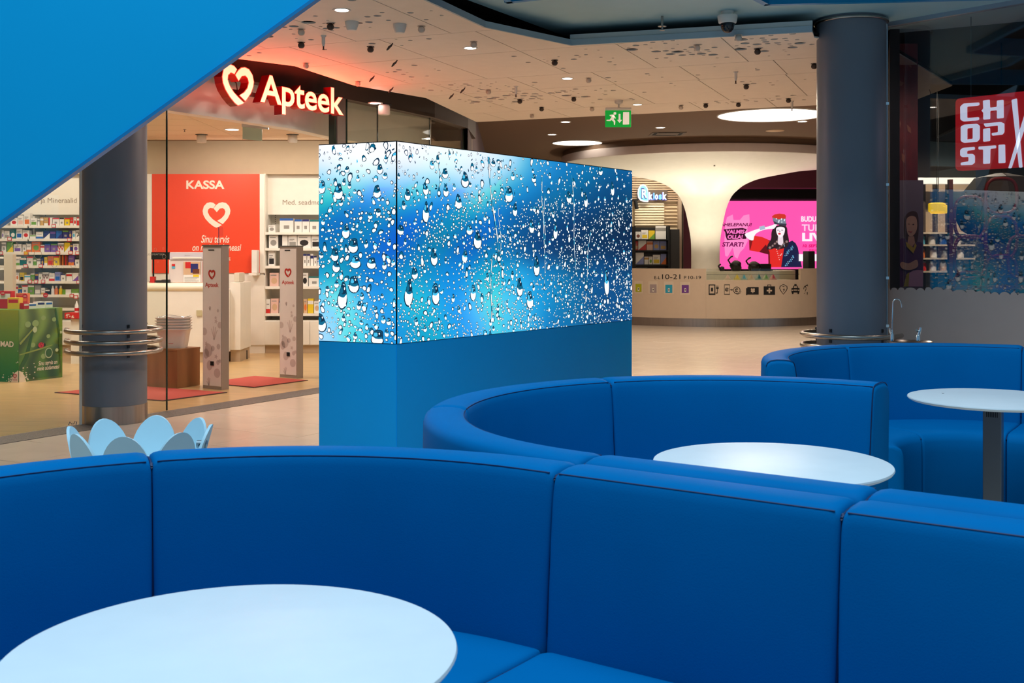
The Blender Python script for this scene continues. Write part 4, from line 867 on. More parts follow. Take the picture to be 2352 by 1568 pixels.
# ---------------- wooden plinth with baskets
M_oak = mat('oak_box', s2l(156, 112, 70), .45, noise=.18, nscale=10, stretch=(1, 1, .15))
bC = onz(407, 892); bL = onz(338, 888); bR = onz(459, 884); wb = thing('wooden_plinth', 'brown wooden cube carrying the stacked baskets', 'plinth', bC)
hz_ = .418; MB().obox(bC+Z*.002, bL-bC, bR-bC, Z*(hz_-.02)).build('body', M_oak, wb); MB().obox(bC+Z*(hz_-.018)-(bL-bC)*.01-(bR-bC)*.01, (bL-bC)*1.02, (bR-bC)*1.02, Z*.02).build('top', M_oak, wb)
bc = bC+(bL-bC)*.5+(bR-bC)*.5; M_bas = mat('basket_plastic', s2l(246, 240, 232), .35)
ux = X; uy = Y
def rr_ring(c, a, b, z, n=5): return [c+Vector((x, y, z)) for x, y in rrect(-a, -b, a, b, min(a, b)*.45, n)]
for k in range(5):
    z0 = hz_+.003+k*.031; c0 = bc.copy(); c0.z = 0
    nm = ['bottom', 'second', 'third', 'fourth', 'top'][k]
    t = thing('shopping_basket', 'white translucent shopping basket, %s of the stack on the wooden cube' % nm, 'basket', c0+Z*z0, 'stacked baskets')
    R = [rr_ring(c0, .135, .10, z0), rr_ring(c0, .150, .112, z0+.10), rr_ring(c0, .165, .125, z0+.195), rr_ring(c0, .180, .138, z0+.21), rr_ring(c0, .180, .138, z0+.20), rr_ring(c0, .160, .120, z0+.19), rr_ring(c0, .146, .108, z0+.10), rr_ring(c0, .131, .096, z0+.006)]
    MB().rings(R).build('tub', M_bas, t, 40)
    if k == 0: MB().box(bc.x-.02, bc.x+.03, bc.y-.120, bc.y-.118, z0+.05, z0+.054).build('print', pm('red'), t)
    if k == 4: MB().tube([c0+Vector((.182*math.cos(a), .14*math.sin(a), z0+.212+.012*math.cos(3*a))) for a in [i*2*math.pi/32 for i in range(32)]], .004, 6, True).build('wire_rim', M_chr, t, 60)
# ---------------- mats
M_mat = mat('mat_red', s2l(196, 84, 72), .95, noise=.1, nscale=300); M_mate = rgb('mat_edge', 70, 52, 50, .9)
def mat_(pts, label):
    P = [onz(*p) for p in pts]; c = sum(P, Vector())/4; t = thing('door_mat', label, 'mat', c, 'red mats'); Q = [c+(p-c)*.965 for p in P]
    MB().prism([(p.x, p.y) for p in P], (0,0,0), X, Y, Z, .0005, .006).build('rubber_edge', M_mate, t); MB().prism([(p.x, p.y) for p in Q], (0,0,0), X, Y, Z, .0062, .009).build('carpet', M_mat, t)
mat_([(125, 902), (375, 921.5), (522, 902), (292, 885)], 'red entrance mat behind the dark pillar and glass edge'); mat_([(470, 880), (583, 890.6), (708, 874), (585, 864)], 'red entrance mat between the two gate pylons')
# ---------------- green promotion stand
gA = onz(43, 878); gB = onz(143, 866); gd = (gB-gA).normalized(); gn = Vector((gd.y, -gd.x, 0)); gl_ = Vector((-gn.x, -gn.y, 0)); GH = .815
gC = onz(-60, 873.5)
ps = thing('promotion_stand', 'green promotion stand printed with grass, ladybird and dew drops', 'stand', (gA+gB)/2)
gD = gB+(gC-gA)
MB().prism([(p.x, p.y) for p in (gA, gB, gD, gC)], (0,0,0), X, Y, Z, 0, GH).build('body', rgb('stand_green', 100, 150, 40, .5), ps)
def vquad(name, P, nx, nz, fn, m, par, lab=None):
    mb = MB(); mb.add([P(i/nx, j/nz) for j in range(nz+1) for i in range(nx+1)], [(j*(nx+1)+i, j*(nx+1)+i+1, (j+1)*(nx+1)+i+1, (j+1)*(nx+1)+i) for j in range(nz) for i in range(nx)]); o = mb.build(name, m, par, label=lab)
    a = o.data.color_attributes.new('pic', 'FLOAT_COLOR', 'POINT')
    for j in range(nz+1):
        for i in range(nx+1): a.data[j*(nx+1)+i].color = tuple(s2l(*fn(i/nx, j/nz)))+(1,)
    return o
lerp = lambda a, b, t: tuple(x+(y-x)*t for x, y in zip(a, b))
def grass(u, v):
    c = lerp((70, 120, 10), (150, 178, 90), max(0, min(1, .2+.8*v-.3*abs(u-.3)))); k = .5+.5*math.sin(14*u-5*v+2*math.sin(6*v)); return tuple(max(0, x*(.62+.4*k)) for x in c)
GP = lambda u, v, k=1: gA+(gB-gA)*u+Z*(GH*v)+gn*.002*k
vquad('grass_picture', lambda u, v: GP(u, v), 20, 20, grass, vcol_mat('picture_print'), ps)
gd2 = (gA-gC).normalized(); gn2 = Vector((gd2.y, -gd2.x, 0)); GQ = lambda u, v, k=1: gC+(gA-gC)*u+Z*(GH*v)+gn2*.002*k
vquad('green_panel', lambda u, v: GQ(u, v), 8, 12, lambda u, v: lerp((40, 130, 20), (158, 168, 0), max(0, v*1.1-.1)), vcol_mat('picture_print'), ps)
g2 = lambda px, py: ((px-187)/440, 1-(py-150)/700)
def gpoly(name, pts, c, k=2): MB().flat([GP(*g2(*p), k) for p in pts]).build(name, pm(c) if isinstance(c, str) else c, ps)
M_bok = rgb('bokeh', 196, 214, 170, .5); M_blade = rgb('blade', 60, 100, 20, .5)
for x, y, r in ((275, 295, 30), (350, 290, 34), (430, 240, 24), (540, 262, 22), (325, 500, 24), (430, 620, 26), (568, 570, 17), (610, 395, 14), (480, 425, 20)): gpoly('bokeh_print', [(x+r*math.cos(t*.6), y+r*math.sin(t*.6)) for t in range(11)], M_bok if r < 20 else rgb('bokeh_soft', 150, 180, 110, .5))
gpoly('blade_print', [(190, 580), (400, 535), (520, 512), (524, 518), (400, 552), (192, 590)], rgb('blade_light', 150, 170, 70, .5), 3); gpoly('blade_print', [(190, 470), (320, 340), (345, 330), (200, 490)], rgb('blade_light', 150, 170, 70, .5), 3)
gpoly('blade_print', [(545, 150), (560, 150), (600, 400), (612, 800), (600, 800), (580, 400)], M_blade, 3); gpoly('blade_print', [(240, 610), (310, 370), (330, 370), (280, 620), (200, 760), (190, 700)], M_blade, 2.5)
gpoly('ladybird_print', [(405+30*math.cos(t*.5), 507+27*math.sin(t*.5)) for t in range(13)], 'red', 4); gpoly('ladybird_print', [(440+10*math.cos(t*.7), 508+16*math.sin(t*.7)) for t in range(9)], 'black', 4.5)
for x, y in ((395, 495), (415, 490), (405, 515)): gpoly('ladybird_print', [(x+5*math.cos(t), y+5*math.sin(t)) for t in range(6)], 'black', 5)
gpoly('dew_print', [(482+40*math.cos(t*.45), 592+52*math.sin(t*.45)) for t in range(14)], M_bok, 4); gpoly('dew_print', [(482+33*math.cos(t*.45), 590+42*math.sin(t*.45)) for t in range(14)], M_blade, 5); gpoly('dew_print', [(342+22*math.cos(t*.45), 350+30*math.sin(t*.45)) for t in range(14)], M_bok, 4)
MB().text('Sinu tervis on', .07, GP(.43, .205, 5), gd, Z, gn, shear=.25, bold=.01, width=(gB-gA).length*.44).build('lettering', M_pw, ps); MB().text('meie südameasi', .07, GP(.40, .135, 5), gd, Z, gn, shear=.25, bold=.01, width=(gB-gA).length*.52).build('lettering', M_pw, ps)
MB().text('PARIMAD', .085, GQ(.90, .49, 4), gd2, Z, gn2, bold=.03, align='RIGHT').build('lettering', M_pw, ps)
rp = random.Random(4)
def corner(P, sgn, k):
    MB().flat([P(u, v, 3) for u, v in ((.5-sgn*.5, 0), (.5-sgn*.5+sgn*k, 0), (.5-sgn*.5+sgn*k*.72, .09), (.5-sgn*.5+sgn*k*.4, .14), (.5-sgn*.5, .16))][::(1 if sgn > 0 else -1)]).build('corner_print', M_pw, ps)
    for _ in range(26):
        u = .5-sgn*.5+sgn*abs(rp.gauss(0, .22))*(k/.2); v = abs(rp.gauss(.05, .11)); r = rp.uniform(.006, .014)
        if not 0 <= u <= 1: continue
        a = rp.random(); MB().flat([P(min(1, max(0, u+r*2.2*math.cos(a+t*math.pi/4)*(1 if t % 2 == 0 else .45))), max(0.001, v+r*1.2*math.sin(a+t*math.pi/4)*(1 if t % 2 == 0 else .45)), 4) for t in range(8)]).build('flower_print', M_pw, ps)
corner(GP, 1, .16); corner(GQ, -1, .16)
for Hh in heart(.05): MB().flat([GQ(.93, .085, 5)+gd2*x+Z*y for x, y in Hh]).build('heart_print', rgb('gate_red', 196, 44, 32, .4), ps)
MB().text('Apteek', .022, GQ(.93, .028, 5), gd2, Z, gn2, bold=.02, align='CENTER').build('lettering', rgb('gate_red', 196, 44, 32, .4), ps)
# goods on the stand
def goods(p, w_, d, h, main, acc, label, ang=0):
    c, s_ = math.cos(ang), math.sin(ang); u = Vector((c, s_, 0)); v = Vector((-s_, c, 0)); m = MB().obox(p-u*w_/2, u*w_, v*d, Z*h); m.cur = 1
    m.flat([p-u*w_*.42-v*.001+Z*h*.55, p+u*w_*.42-v*.001+Z*h*.55, p+u*w_*.42-v*.001+Z*h*.85, p-u*w_*.42-v*.001+Z*h*.85])
    o = m.build('promotion_box', [pm(main), pm(acc)]); tag(o, label, 'box', 'boxes on the promotion stand'); return o
ga = math.atan2(gd.y, gd.x)
gx = lambda px, dz: (gA+(gB-gA)*((px-43)/100)-gn*(.06+dz)+Z*(GH+.002))
goods(gA+Vector((-.12, .13, GH+.002)), .13, .10, .13, 'yellow', 'red', 'yellow carton at the front corner of the green stand', 0)
goods(gA+Vector((-.07, .27, GH+.002)), .09, .08, .15, 'red', 'orange', 'tall red carton beside the yellow one on the green stand', .3)
goods(gx(68, .0), .07, .06, .07, 'red', 'white', 'low red carton with round sale badge on the green stand', ga); goods(gx(85, .02), .11, .07, .06, 'white', 'blue', 'white and blue carton in the middle of the green stand', ga)
goods(gx(106, .03), .11, .07, .075, 'white', 'navy', 'white and navy carton right of the middle on the green stand', ga); goods(gx(126, .04), .10, .07, .07, 'white', 'blue', 'white carton with blue band at the right end of the green stand', ga)
goods(gA+Vector((-.30, .3, GH+.002)), .16, .1, .2, 'red', 'white', 'red carton at the left edge of the picture on the green stand', 0); goods(gA+Vector((-.16, .42, GH+.002)), .12, .1, .17, 'orange', 'red', 'orange carton behind the yellow one on the green stand', 0)
for k, (px, pz) in enumerate(((63, .14), (110, .14), (6, .2))):
    q = gx(px, -.015)+Z*pz-Z*.02 if k < 2 else gA+Vector((-.31, .285, GH+.15))
    o = MB().lathe([(0, 0), (.028, 0), (.028, .004), (0, .004)], (0,0,0), 16); o.v = [q+Vector((v.x, v.z-.004, v.y+.03)) for v in o.v]; o = o.build('sale_badge', pm('red'), ps); MB().text('-20%', .018, q+Vector((0, -.006, .024)), X, Z, -Y, align='CENTER', bold=.02).build('lettering', M_pw, o)
# frosted gondola left, behind the stand
gg = thing('gondola_shelf', 'narrow white gondola shelf at the left picture edge behind the green stand', 'shelving', at(0, 600, 14.2).to_2d().to_3d())
gz = lambda px: (px-CX)*14.2/F
MB().box(gz(9), gz(29), 14.2, 14.3, 0, CAMZ-(584-HZ)*14.2/F).build('end_panel', rgb('frost', 206, 192, 168, .5), gg)
for y in (590, 616, 646): MB().box(gz(-60), gz(9)-.001, 14.2, 14.7, CAMZ-(y-HZ)*14.2/F-.02, CAMZ-(y-HZ)*14.2/F).build('shelf_board', M_cream, gg)
# red cardboard display with bottles
rdp = at(170, 760, 14.6); rdp.z = 0; rx = lambda px: (px-CX)*14.6/F; rz5 = lambda py: CAMZ-(py-HZ)*14.6/F
rc = thing('bottle_display', 'cream counter display with red tray of white bottles left of the pillar', 'display', rdp)
MB().box(rx(163), rx(215), 14.6, 15.0, .0, rz5(732)).build('stand', M_cream, rc); tr = MB().box(rx(152), rx(215), 14.55, 15.0, rz5(731), rz5(718)).build('tray', pm('red'), rc)
m = MB()
for k in range(14): m.obox((rx(153)+rp.random()*.11, 14.548, rz5(730)+rp.random()*.05), X*.012, Y*.001, Z*.012)
m.build('spot_print', M_pw, tr)
for k, px in enumerate((172, 182, 192)):
    b0 = Vector((rx(px), 14.66, rz5(718)+.001)); t = thing('white_bottle', 'white pump bottle with red label, %s in the red tray' % ORD[k], 'bottle', b0, 'bottles in the red tray')
    MB().lathe([(0, 0), (.026, 0), (.027, .01), (.024, .09), (.010, .13), (.009, .15), (0, .15)], b0, 14).build('body', pm('white'), t, 40); MB().lathe([(.0275, .02), (.0272, .06)], b0, 14, close=False).build('label_band', pm('red'), t, 40)
# ---------------- ceiling fittings of the shop
M_lampw = mat('lamp_glow', (.8, .8, .8), .5, emit=(1, .93, .82), es=9.); M_white = rgb('fitting_white', 226, 220, 212, .4)
def downlight(p, r, label, es=None):
    t = thing('downlight', label, 'downlight', p, 'ceiling downlights'); p = Vector(p)
    MB().lathe([(r, -.002), (r*1.32, -.003), (r*1.34, .0), (r*1.34, .004), (r, .004)], p, 28, close=False).build('trim_ring', M_white, t, 50); MB().lathe([(0, -.0015), (r, -.0015), (r, .003), (0, .003)], p, 28).build('lamp', es or M_lampw, t)
    return t
zs = lambda x, y: onz(x, y, 3.079)
downlight(zs(533, 297.5), .085, 'round lit downlight in the pharmacy ceiling above the red wall')
def can(x, y, label):
    p = zs(x, y); t = thing('ceiling_spot', label, 'spotlight', p, 'white can spots in the pharmacy ceiling'); MB().lathe([(.085, .001), (.085, -.003), (.0, -.003)], p, 24).build('recess', M_black, t); MB().lathe([(.055, -.004), (.065, -.02), (.066, -.10), (.058, -.112), (0, -.112)], p, 24).build('can', M_white, t, 40)
can(463, 309, 'white can spotlight in the pharmacy ceiling near the glass edge'); can(672, 309, 'white can spotlight in the pharmacy ceiling near the Apteek sign end')
p = onz(882, 238, 3.079); can(882, 240, 'white can spotlight seen through the curved glass above the rain screen')
downlight(onz(862, 237, 3.079), .06, 'small lit downlight seen through the curved glass')
p = zs(424, 297); t = thing('sprinkler', 'tiny sprinkler head in the pharmacy ceiling left of the downlight', 'sprinkler', p); MB().lathe([(.02, 0), (.02, -.004), (.006, -.006), (.006, -.03), (.018, -.034), (0, -.036)], p, 12).build('head', M_grey, t)
# unlit exit plate hung inside the door
eA = onp(556, 290, fac(0, .9), NIN); eA = at(556, 279, 12.2); ex = thing('exit_plate', 'pale greenish exit plate hanging unlit inside the pharmacy door', 'sign', eA)
MB().obox(at(555, 291, 12.2), at(616, 297, 12.5)-at(555, 291, 12.2)-Z*.0, Vector((0, .05, 0)), Z*.06).build('housing', M_white, ex)
a_, b_ = at(557, 291, 12.21), at(602, 296, 12.40); MB().obox(a_+Z*-.135, b_-a_, Vector((0, .006, 0)), Z*.135).build('plate', mat('exit_pale', s2l(206, 222, 196), .3), ex)
MB().tube([at(585, 285, 12.35), at(585, 285, 12.35)+Z*.2], .008, 6).build('stem', M_white, ex)
# card leaflet rings stuck on the glass (printed circles)
gr = thing('window_sticker', 'pale ring stickers printed on the pharmacy glass', 'sticker', fac(1.2, .06, 1.2))
mrg = MB()
def ringpx(x, y, r, mm):
    c = onp(x, y, fac(0, gl-.0072), NIN); R = r*c.y/F
    mm.add([c+U*(R*k*math.cos(i*math.pi/12))+Z*(R*k*math.sin(i*math.pi/12)) for k in (1., .90) for i in range(24)], [(i, (i+1) % 24, 24+(i+1) % 24, 24+i) for i in range(24)])
for x, y, r in ((87, 584, 10.5), (60, 594, 6), (33, 562, 8), (59, 558, 3), (144, 614, 3), (168, 608, 7), (77, 610, 3), (3, 580, 4), (125, 606, 8), (357, 573, 4), (375, 570, 2.5), (377, 589, 5.5), (363, 601, 2.2)): ringpx(x, y, r, mrg)
mrg.build('ring_print', rgb('ring_pale', 206, 190, 160, .6), gr)

q = onz(166, 977); o = MB().tube([q+Vector((-.03, 0, .004)), q+Vector((-.025, .01, .03)), q+Vector((-.005, .0, .012)), q+Vector((.01, .01, .012)), q+Vector((.02, 0, .035)), q+Vector((.035, .01, .03)), q+Vector((.03, .0, .004))], .003, 6).build('plastic_scrap', rgb('scrap_blue', 20, 80, 120, .4)); tag(o, 'tiny twist of blue plastic on the granite strip left of the pillar', 'litter')
# ================================================================== HALL BEHIND: INFORMATION DESK, KIOSK, PINK SCREEN
DC = Vector((4.33, 24.85, 0)); DR = 2.97
def dpt(px, R=DR):
    k = (px-CX)/F; a = k*k+1; b = -2*(k*DC.x+DC.y); c = DC.x**2+DC.y**2-R*R; t = (-b-math.sqrt(b*b-4*a*c))/(2*a); return Vector((k*t, t, 0))
def dang(px, R=DR): p = dpt(px, R)-DC; return math.atan2(p.y, p.x)
def dsurf(off=.004):
    def f(px, py):
        p = dpt(px, DR+off); return Vector((p.x, p.y, CAMZ-(py-HZ)*p.y/F))
    return f
def text_on(fn, txt, x0, x1, yb, cap, bold=0., shear=0.):
    vs, fs = text_geo(txt, bold, 0, shear, 1.); a = min(p.x for p in vs); b = max(p.x for p in vs)
    return MB().add([fn(x0+(p.x-a)/(b-a)*(x1-x0), yb-p.y/.73*cap) for p in vs], fs)
M_desk = rgb('desk_beige', 214, 190, 164, .4); M_dcream = rgb('desk_cream', 240, 232, 206, .4)
dk = thing('information_desk', 'round beige information desk with black service icons under the white column', 'desk', DC)
A_ = [dang(1622), dang(1838.5)]
def arc(name, r0, r1, z0, z1, a0, a1, m, seg=40, par=dk, lab=None):
    return MB().rings([[DC+Vector((r*math.cos(a), r*math.sin(a), z)) for r, z in ((r1, z0), (r1, z1), (r0, z1), (r0, z0))] for a in [a0+(a1-a0)*i/seg for i in range(seg+1)]]).build(name, m, par, 30, lab)
AL, AR = math.radians(-185), math.radians(5)
arc('front_panel', DR-.06, DR, .165, 1.15, AL, A_[0]-.0008, M_desk); arc('front_panel', DR-.06, DR, .165, .926, A_[0], A_[1], M_desk); arc('front_panel', DR-.06, DR, .165, 1.15, A_[1]+.0008, AR, M_desk)
arc('kick', DR-.16, DR-.03, 0, .165, AL, AR, M_steel, 60, lab='brushed steel kick band')
arc('worktop', DR-.55, DR-.06, .88, .91, AL, AR, M_dcream); arc('case_floor', DR-.45, DR-.06, .912, .922, A_[0], A_[1], M_dcream)
gp_ = arc('glass_screen', DR-.03, DR-.022, .927, 1.15, A_[0]+.002, A_[1]-.002, M_glass); arc('glass_rail', DR-.034, DR-.02, 1.03, 1.036, A_[0]+.002, A_[1]-.002, M_edge, par=gp_)
for r0, r1, z1 in ((1.55, 1.95, 1.08),): arc('back_counter', r0, r1, 0, z1, AL, AR, M_dcream)
for px in (1700, 1750, 1800): pass
# prints on the desk front
SF = dsurf(.006); zd = lambda x, y: (1440+x*.2169, 440+y*.2168)
M_ink = rgb('desk_ink', 26, 22, 20, .6)
def dp(name, polys, m, off=.006):
    f = dsurf(off); mb = MB()
    for P in polys: mb.flat([f(*zd(x, y)) for x, y in P])
    return mb.build(name, m, dk)
rc_ = lambda x0, y0, x1, y1: [(x0, y0), (x1, y0), (x1, y1), (x0, y1)]
def outline(P, t):       # band polygon strips following a closed outline
    c = (sum(x for x, y in P)/len(P), sum(y for x, y in P)/len(P)); out = []; n = len(P)
    q = [(x-(x-c[0])/max(1e-6, math.hypot(x-c[0], y-c[1]))*t, y-(y-c[1])/max(1e-6, math.hypot(x-c[0], y-c[1]))*t) for x, y in P]
    return [[P[i], P[(i+1) % n], q[(i+1) % n], q[i]] for i in range(n)]
for txt, x0, x1, cap in (('E-L', 290, 352, 34), ('10-21', 372, 565, 54), ('P', 605, 628, 36), ('10-19', 650, 785, 37)):
    text_on(lambda a, b: SF(*zd(a, b)), txt, x0, x1, 926, cap).build('lettering', M_ink, dk)
for fr_, inn, c in (((80, 945, 168, 1078), (90, 977, 155, 1062), (178, 178, 20)), ((228, 948, 326, 1080), (243, 982, 313, 1070), (168, 150, 148)), ((392, 950, 495, 1085), (407, 986, 480, 1072), (40, 160, 190)), ((563, 955, 668, 1090), (580, 988, 655, 1072), (110, 56, 140))):
    dp('card_frame', [rc_(*fr_)], rgb('card_paper', 222, 202, 178, .5), .004); dp('card_colour', [rc_(*inn)], rgb('card_%d_%d' % c[:2], *c, .5), .006); mx_ = (inn[0]+inn[2])/2; dp('card_icon', [rc_(mx_-9, inn[3]-48, mx_+9, inn[3]-12)], M_pw, .008); dp('card_icon', [rc_(mx_-5, inn[3]-40, mx_+5, inn[3]-24)], M_ink, .0095)
dp('phone_icon', [rc_(866, 983, 936, 993), rc_(866, 1078, 936, 1093), rc_(866, 993, 876, 1078), rc_(926, 993, 936, 1078), rc_(890, 1018, 912, 1056), rc_(945, 1012, 972, 1030), rc_(950, 995, 955, 1012), rc_(962, 995, 967, 1012), rc_(955, 1030, 961, 1070), rc_(940, 1068, 961, 1078)], M_ink)
dp('exchange_icon', outline(rc_(1030, 983, 1090, 1090), 7)+[rc_(1040, 1028, 1074, 1034), rc_(1040, 1040, 1070, 1046), rc_(1092, 1036, 1112, 1043), [(1108, 1028), (1123, 1040), (1108, 1052)]]+outline(circ(20, 38, (1163, 1044)), 6)+outline(circ(20, 38, (1172, 1050)), 4)[:9]+[rc_(1144, 1036, 1172, 1042), rc_(1144, 1048, 1168, 1054)], M_ink)
for x, y, s in ((1060, 1037, 20), (1163, 1044, 20)): dp('euro_icon', outline([(x+s*math.cos(t), y+s*math.sin(t)) for t in [.7+i*.35 for i in range(15)]], 6)[:14], M_ink, .0065)
dp('gift_card_icon', [rc_(1275, 1010, 1395, 1090), rc_(1262, 1022, 1275, 1095)], M_ink); dp('gift_card_icon', [circ(8, 11, (1322, 1034)), circ(8, 11, (1344, 1034)), circ(8, 11, (1322, 1054)), circ(8, 11, (1344, 1054)), rc_(1330, 1040, 1336, 1074)], M_desk, .008)
dp('first_aid_icon', [rc_(1448, 1003, 1568, 1092), rc_(1488, 984, 1527, 990), rc_(1488, 988, 1495, 1003), rc_(1520, 988, 1527, 1003)], M_ink); dp('first_aid_icon', [rc_(1500, 1020, 1516, 1076), rc_(1480, 1040, 1536, 1056)], M_desk, .008)
hh = [(1657, 1090), (1625, 1050), (1614, 1025), (1618, 1000), (1636, 990), (1657, 1004), (1678, 990), (1697, 1000), (1701, 1025), (1690, 1050)]
dp('heart_icon', outline(hh, 7)+[[(1668, 1015), (1650, 1042), (1662, 1040), (1650, 1066), (1675, 1034), (1662, 1036)], rc_(1645, 982, 1670, 988)], M_ink)
dp('taxi_icon', [[(1755, 1022), (1764, 995), (1806, 995), (1815, 1022)], rc_(1742, 1022, 1828, 1068), rc_(1748, 1068, 1764, 1085), rc_(1806, 1068, 1822, 1085), rc_(1773, 980, 1797, 993)], M_ink); dp('taxi_icon', [[(1765, 1020), (1771, 1002), (1799, 1002), (1805, 1020)], rc_(1764, 1036, 1806, 1048), circ(8, 7, (1752, 1044)), circ(8, 7, (1818, 1044))], M_desk, .008)
dp('ear_icon', outline([(1868, 1030), (1874, 1008), (1890, 1002), (1900, 1016), (1898, 1040), (1888, 1055), (1884, 1078), (1874, 1085)], 7)[:7]+[[(1878, 1002), (1912, 982), (1916, 988), (1884, 1010)], rc_(1906, 1065, 1913, 1090), [(1905, 985), (1920, 1000), (1914, 1003), (1902, 990)]], M_ink)
# things on the desk
def tent(px, c, k):
    p = dpt(px, DR-.2); p.z = .9225; r = (p-DC).normalized(); r.z = 0; q = Vector((-r.y, r.x, 0)); m = MB(); h, w_, d = .13, .14, .05
    P = [p-q*w_/2+r*d, p+q*w_/2+r*d, p+Z*h, p-q*w_/2-r*d, p+q*w_/2-r*d]; m.add(P, [(0, 1, 2), (1, 4, 2), (4, 3, 2), (3, 0, 2), (0, 3, 4, 1)]); bm_ = m.build('tent_card', [rgb('tent_%s' % c, *lerp((232, 222, 190), COLS[c], .35), .5), pm(c)]); tag(bm_, 'small %s folded tent card, %s from left in the glass desk case' % (c, ORD[k]), 'card', 'tent cards in the desk case')
    MB().add([p-q*w_*.22+r*(d*.72+.006)+Z*.03, p+q*w_*.22+r*(d*.72+.006)+Z*.03, p+q*w_*.08+r*(d*.35+.006)+Z*.1, p-q*w_*.08+r*(d*.35+.006)+Z*.1], [(0, 1, 2, 3)]).build('print', pm(c), bm_)
for k, (x, c) in enumerate(((1065, 'pink'), (1165, 'yellow'), (1238, 'cyan'), (1315, 'beige'), (1395, 'teal'), (1470, 'green'), (1545, 'red'))): tent(zd(x, 0)[0], c, k)
M_leath = mat('black_leather', s2l(26, 20, 20), .35, bump=.5, bscale=14)
def lump(name, px, R, z0, w_, h, d, label, seedv, handles=True):
    p = dpt(px, R); p.z = z0; rs = random.Random(seedv); t = thing(name, label, 'bag', p, None); m = MB(); Rg = []
    for i in range(9):
        v = i/8; zz = h*v; prof = math.sin(math.pi*min(1, .12+.88*(1-v)**.8))*.5+.5*(1-v)
        Rg.append([p+Vector((w_*.5*prof*math.cos(a)*(1+.12*math.sin(3*a+i+seedv)), d*.5*prof*math.sin(a)*(1+.1*math.sin(2*a+i)), zz+(.03*h*math.sin(4*a+seedv) if i else 0))) for a in [k*2*math.pi/16 for k in range(16)]])
    m.rings(Rg).build('body', M_leath, t, 50)
    if handles: MB().tube([p+Vector((-w_*.35, -.02, h*.7)), p+Vector((-w_*.5, -.05, h*1.05)), p+Vector((-w_*.32, -.05, h*1.35)), p+Vector((-w_*.22, -.03, h*1.4))], .018, 8).build('handle', M_leath, t, 60)
    return t
lump('handbag', 1690, 1.75, 1.083, .34, .22, .3, 'black leather bag with raised handle at the desk', 1); lump('handbag', 1732, 1.75, 1.083, .36, .20, .3, 'crumpled black bag right of the handled one at the desk', 4)
o = lump('headset_bundle', 1658, 1.8, 1.083, .16, .1, .12, 'small black bundle of straps left of the bags on the desk', 7)
p = dpt(1862, DR-.4); p.z = .912; mo = thing('monitor', 'black computer monitor at the right end of the desk', 'monitor', p); MB().bev(p.x-.11, p.x+.02, p.y-.25, p.y+.2, 1.03, 1.5, .01, 1).build('panel', M_black, mo); MB().box(p.x+.03, p.x+.08, p.y-.03, p.y+.03, .912, 1.3).build('stand', M_black, mo); MB().box(p.x-.08, p.x+.12, p.y-.1, p.y+.1, .911, .925).build('foot', M_black, mo)
p = dpt(1757, 1.78); o = MB().bev(p.x-.11, p.x+.11, p.y-.1, p.y+.1, 1.083, 1.083+.15, .01, 1).build('card_reader', M_black); tag(o, 'black card reader block right of the bags', 'terminal')
p = dpt(1476, DR-.3); o = MB().bev(p.x-.13, p.x+.1, p.y-.09, p.y+.09, .912, 1.17, .02, 2).build('till', M_black, None, 40); tag(o, 'black till at the left end of the desk', 'till')
# white mushroom column
M_col = mat('column_white', s2l(250, 246, 236), .45)
mc = thing('mushroom_column', 'white mushroom-shaped column flaring into a round canopy', 'column', DC)
prof = [(.36, 0), (.33, .6), (.315, 1.2), (.32, 1.66), (.345, 1.9), (.385, 2.12), (.43, 2.34), (.49, 2.54), (.585, 2.736), (.72, 2.875), (.88, 2.99), (1.19, 3.116), (1.75, 3.233), (2.4, 3.345), (2.9, 3.40), (3.16, 3.425), (3.22, 3.44)]
pr2 = spline(prof, 3, False)
MB().lathe(pr2, DC, 96, close=False).build('stem_and_canopy', M_col, mc, 60)
MB().lathe([(3.22, 3.44), (3.225, 3.45), (3.225, 3.60), (3.21, 3.61), (3.15, 3.615)], DC, 96, close=False).build('rim_band', rgb('rim_taupe', 214, 196, 186, .5), mc, 40); MB().lathe([(3.19, 3.60), (3.19, 3.718)], DC, 96, close=False).build('neck_ring', M_brown, mc, 40)
p = at(1641, 374, 22.9); MB().lathe([(.03, 0), (.03, -.03), (.012, -.04), (.02, -.07), (0, -.07)], p, 10).build('sprinkler', M_grey, mc)
for k in range(6):
    a = k*math.pi/3+.3; q = DC+Vector((1.05*math.cos(a), 1.05*math.sin(a), .9)); t = MB().lathe([(0, 0), (.11, 0), (.11, .05), (.09, .055), (0, .05)], q, 16).build('uplight', M_white, dk)
    d = Vector((math.cos(a)*.25, math.sin(a)*.25, 1)); e = d.to_track_quat('-Z', 'Y').to_euler(); spot('column_uplight', q+Z*.08, 88, (1, .90, .70), 150, e, .1, .8)
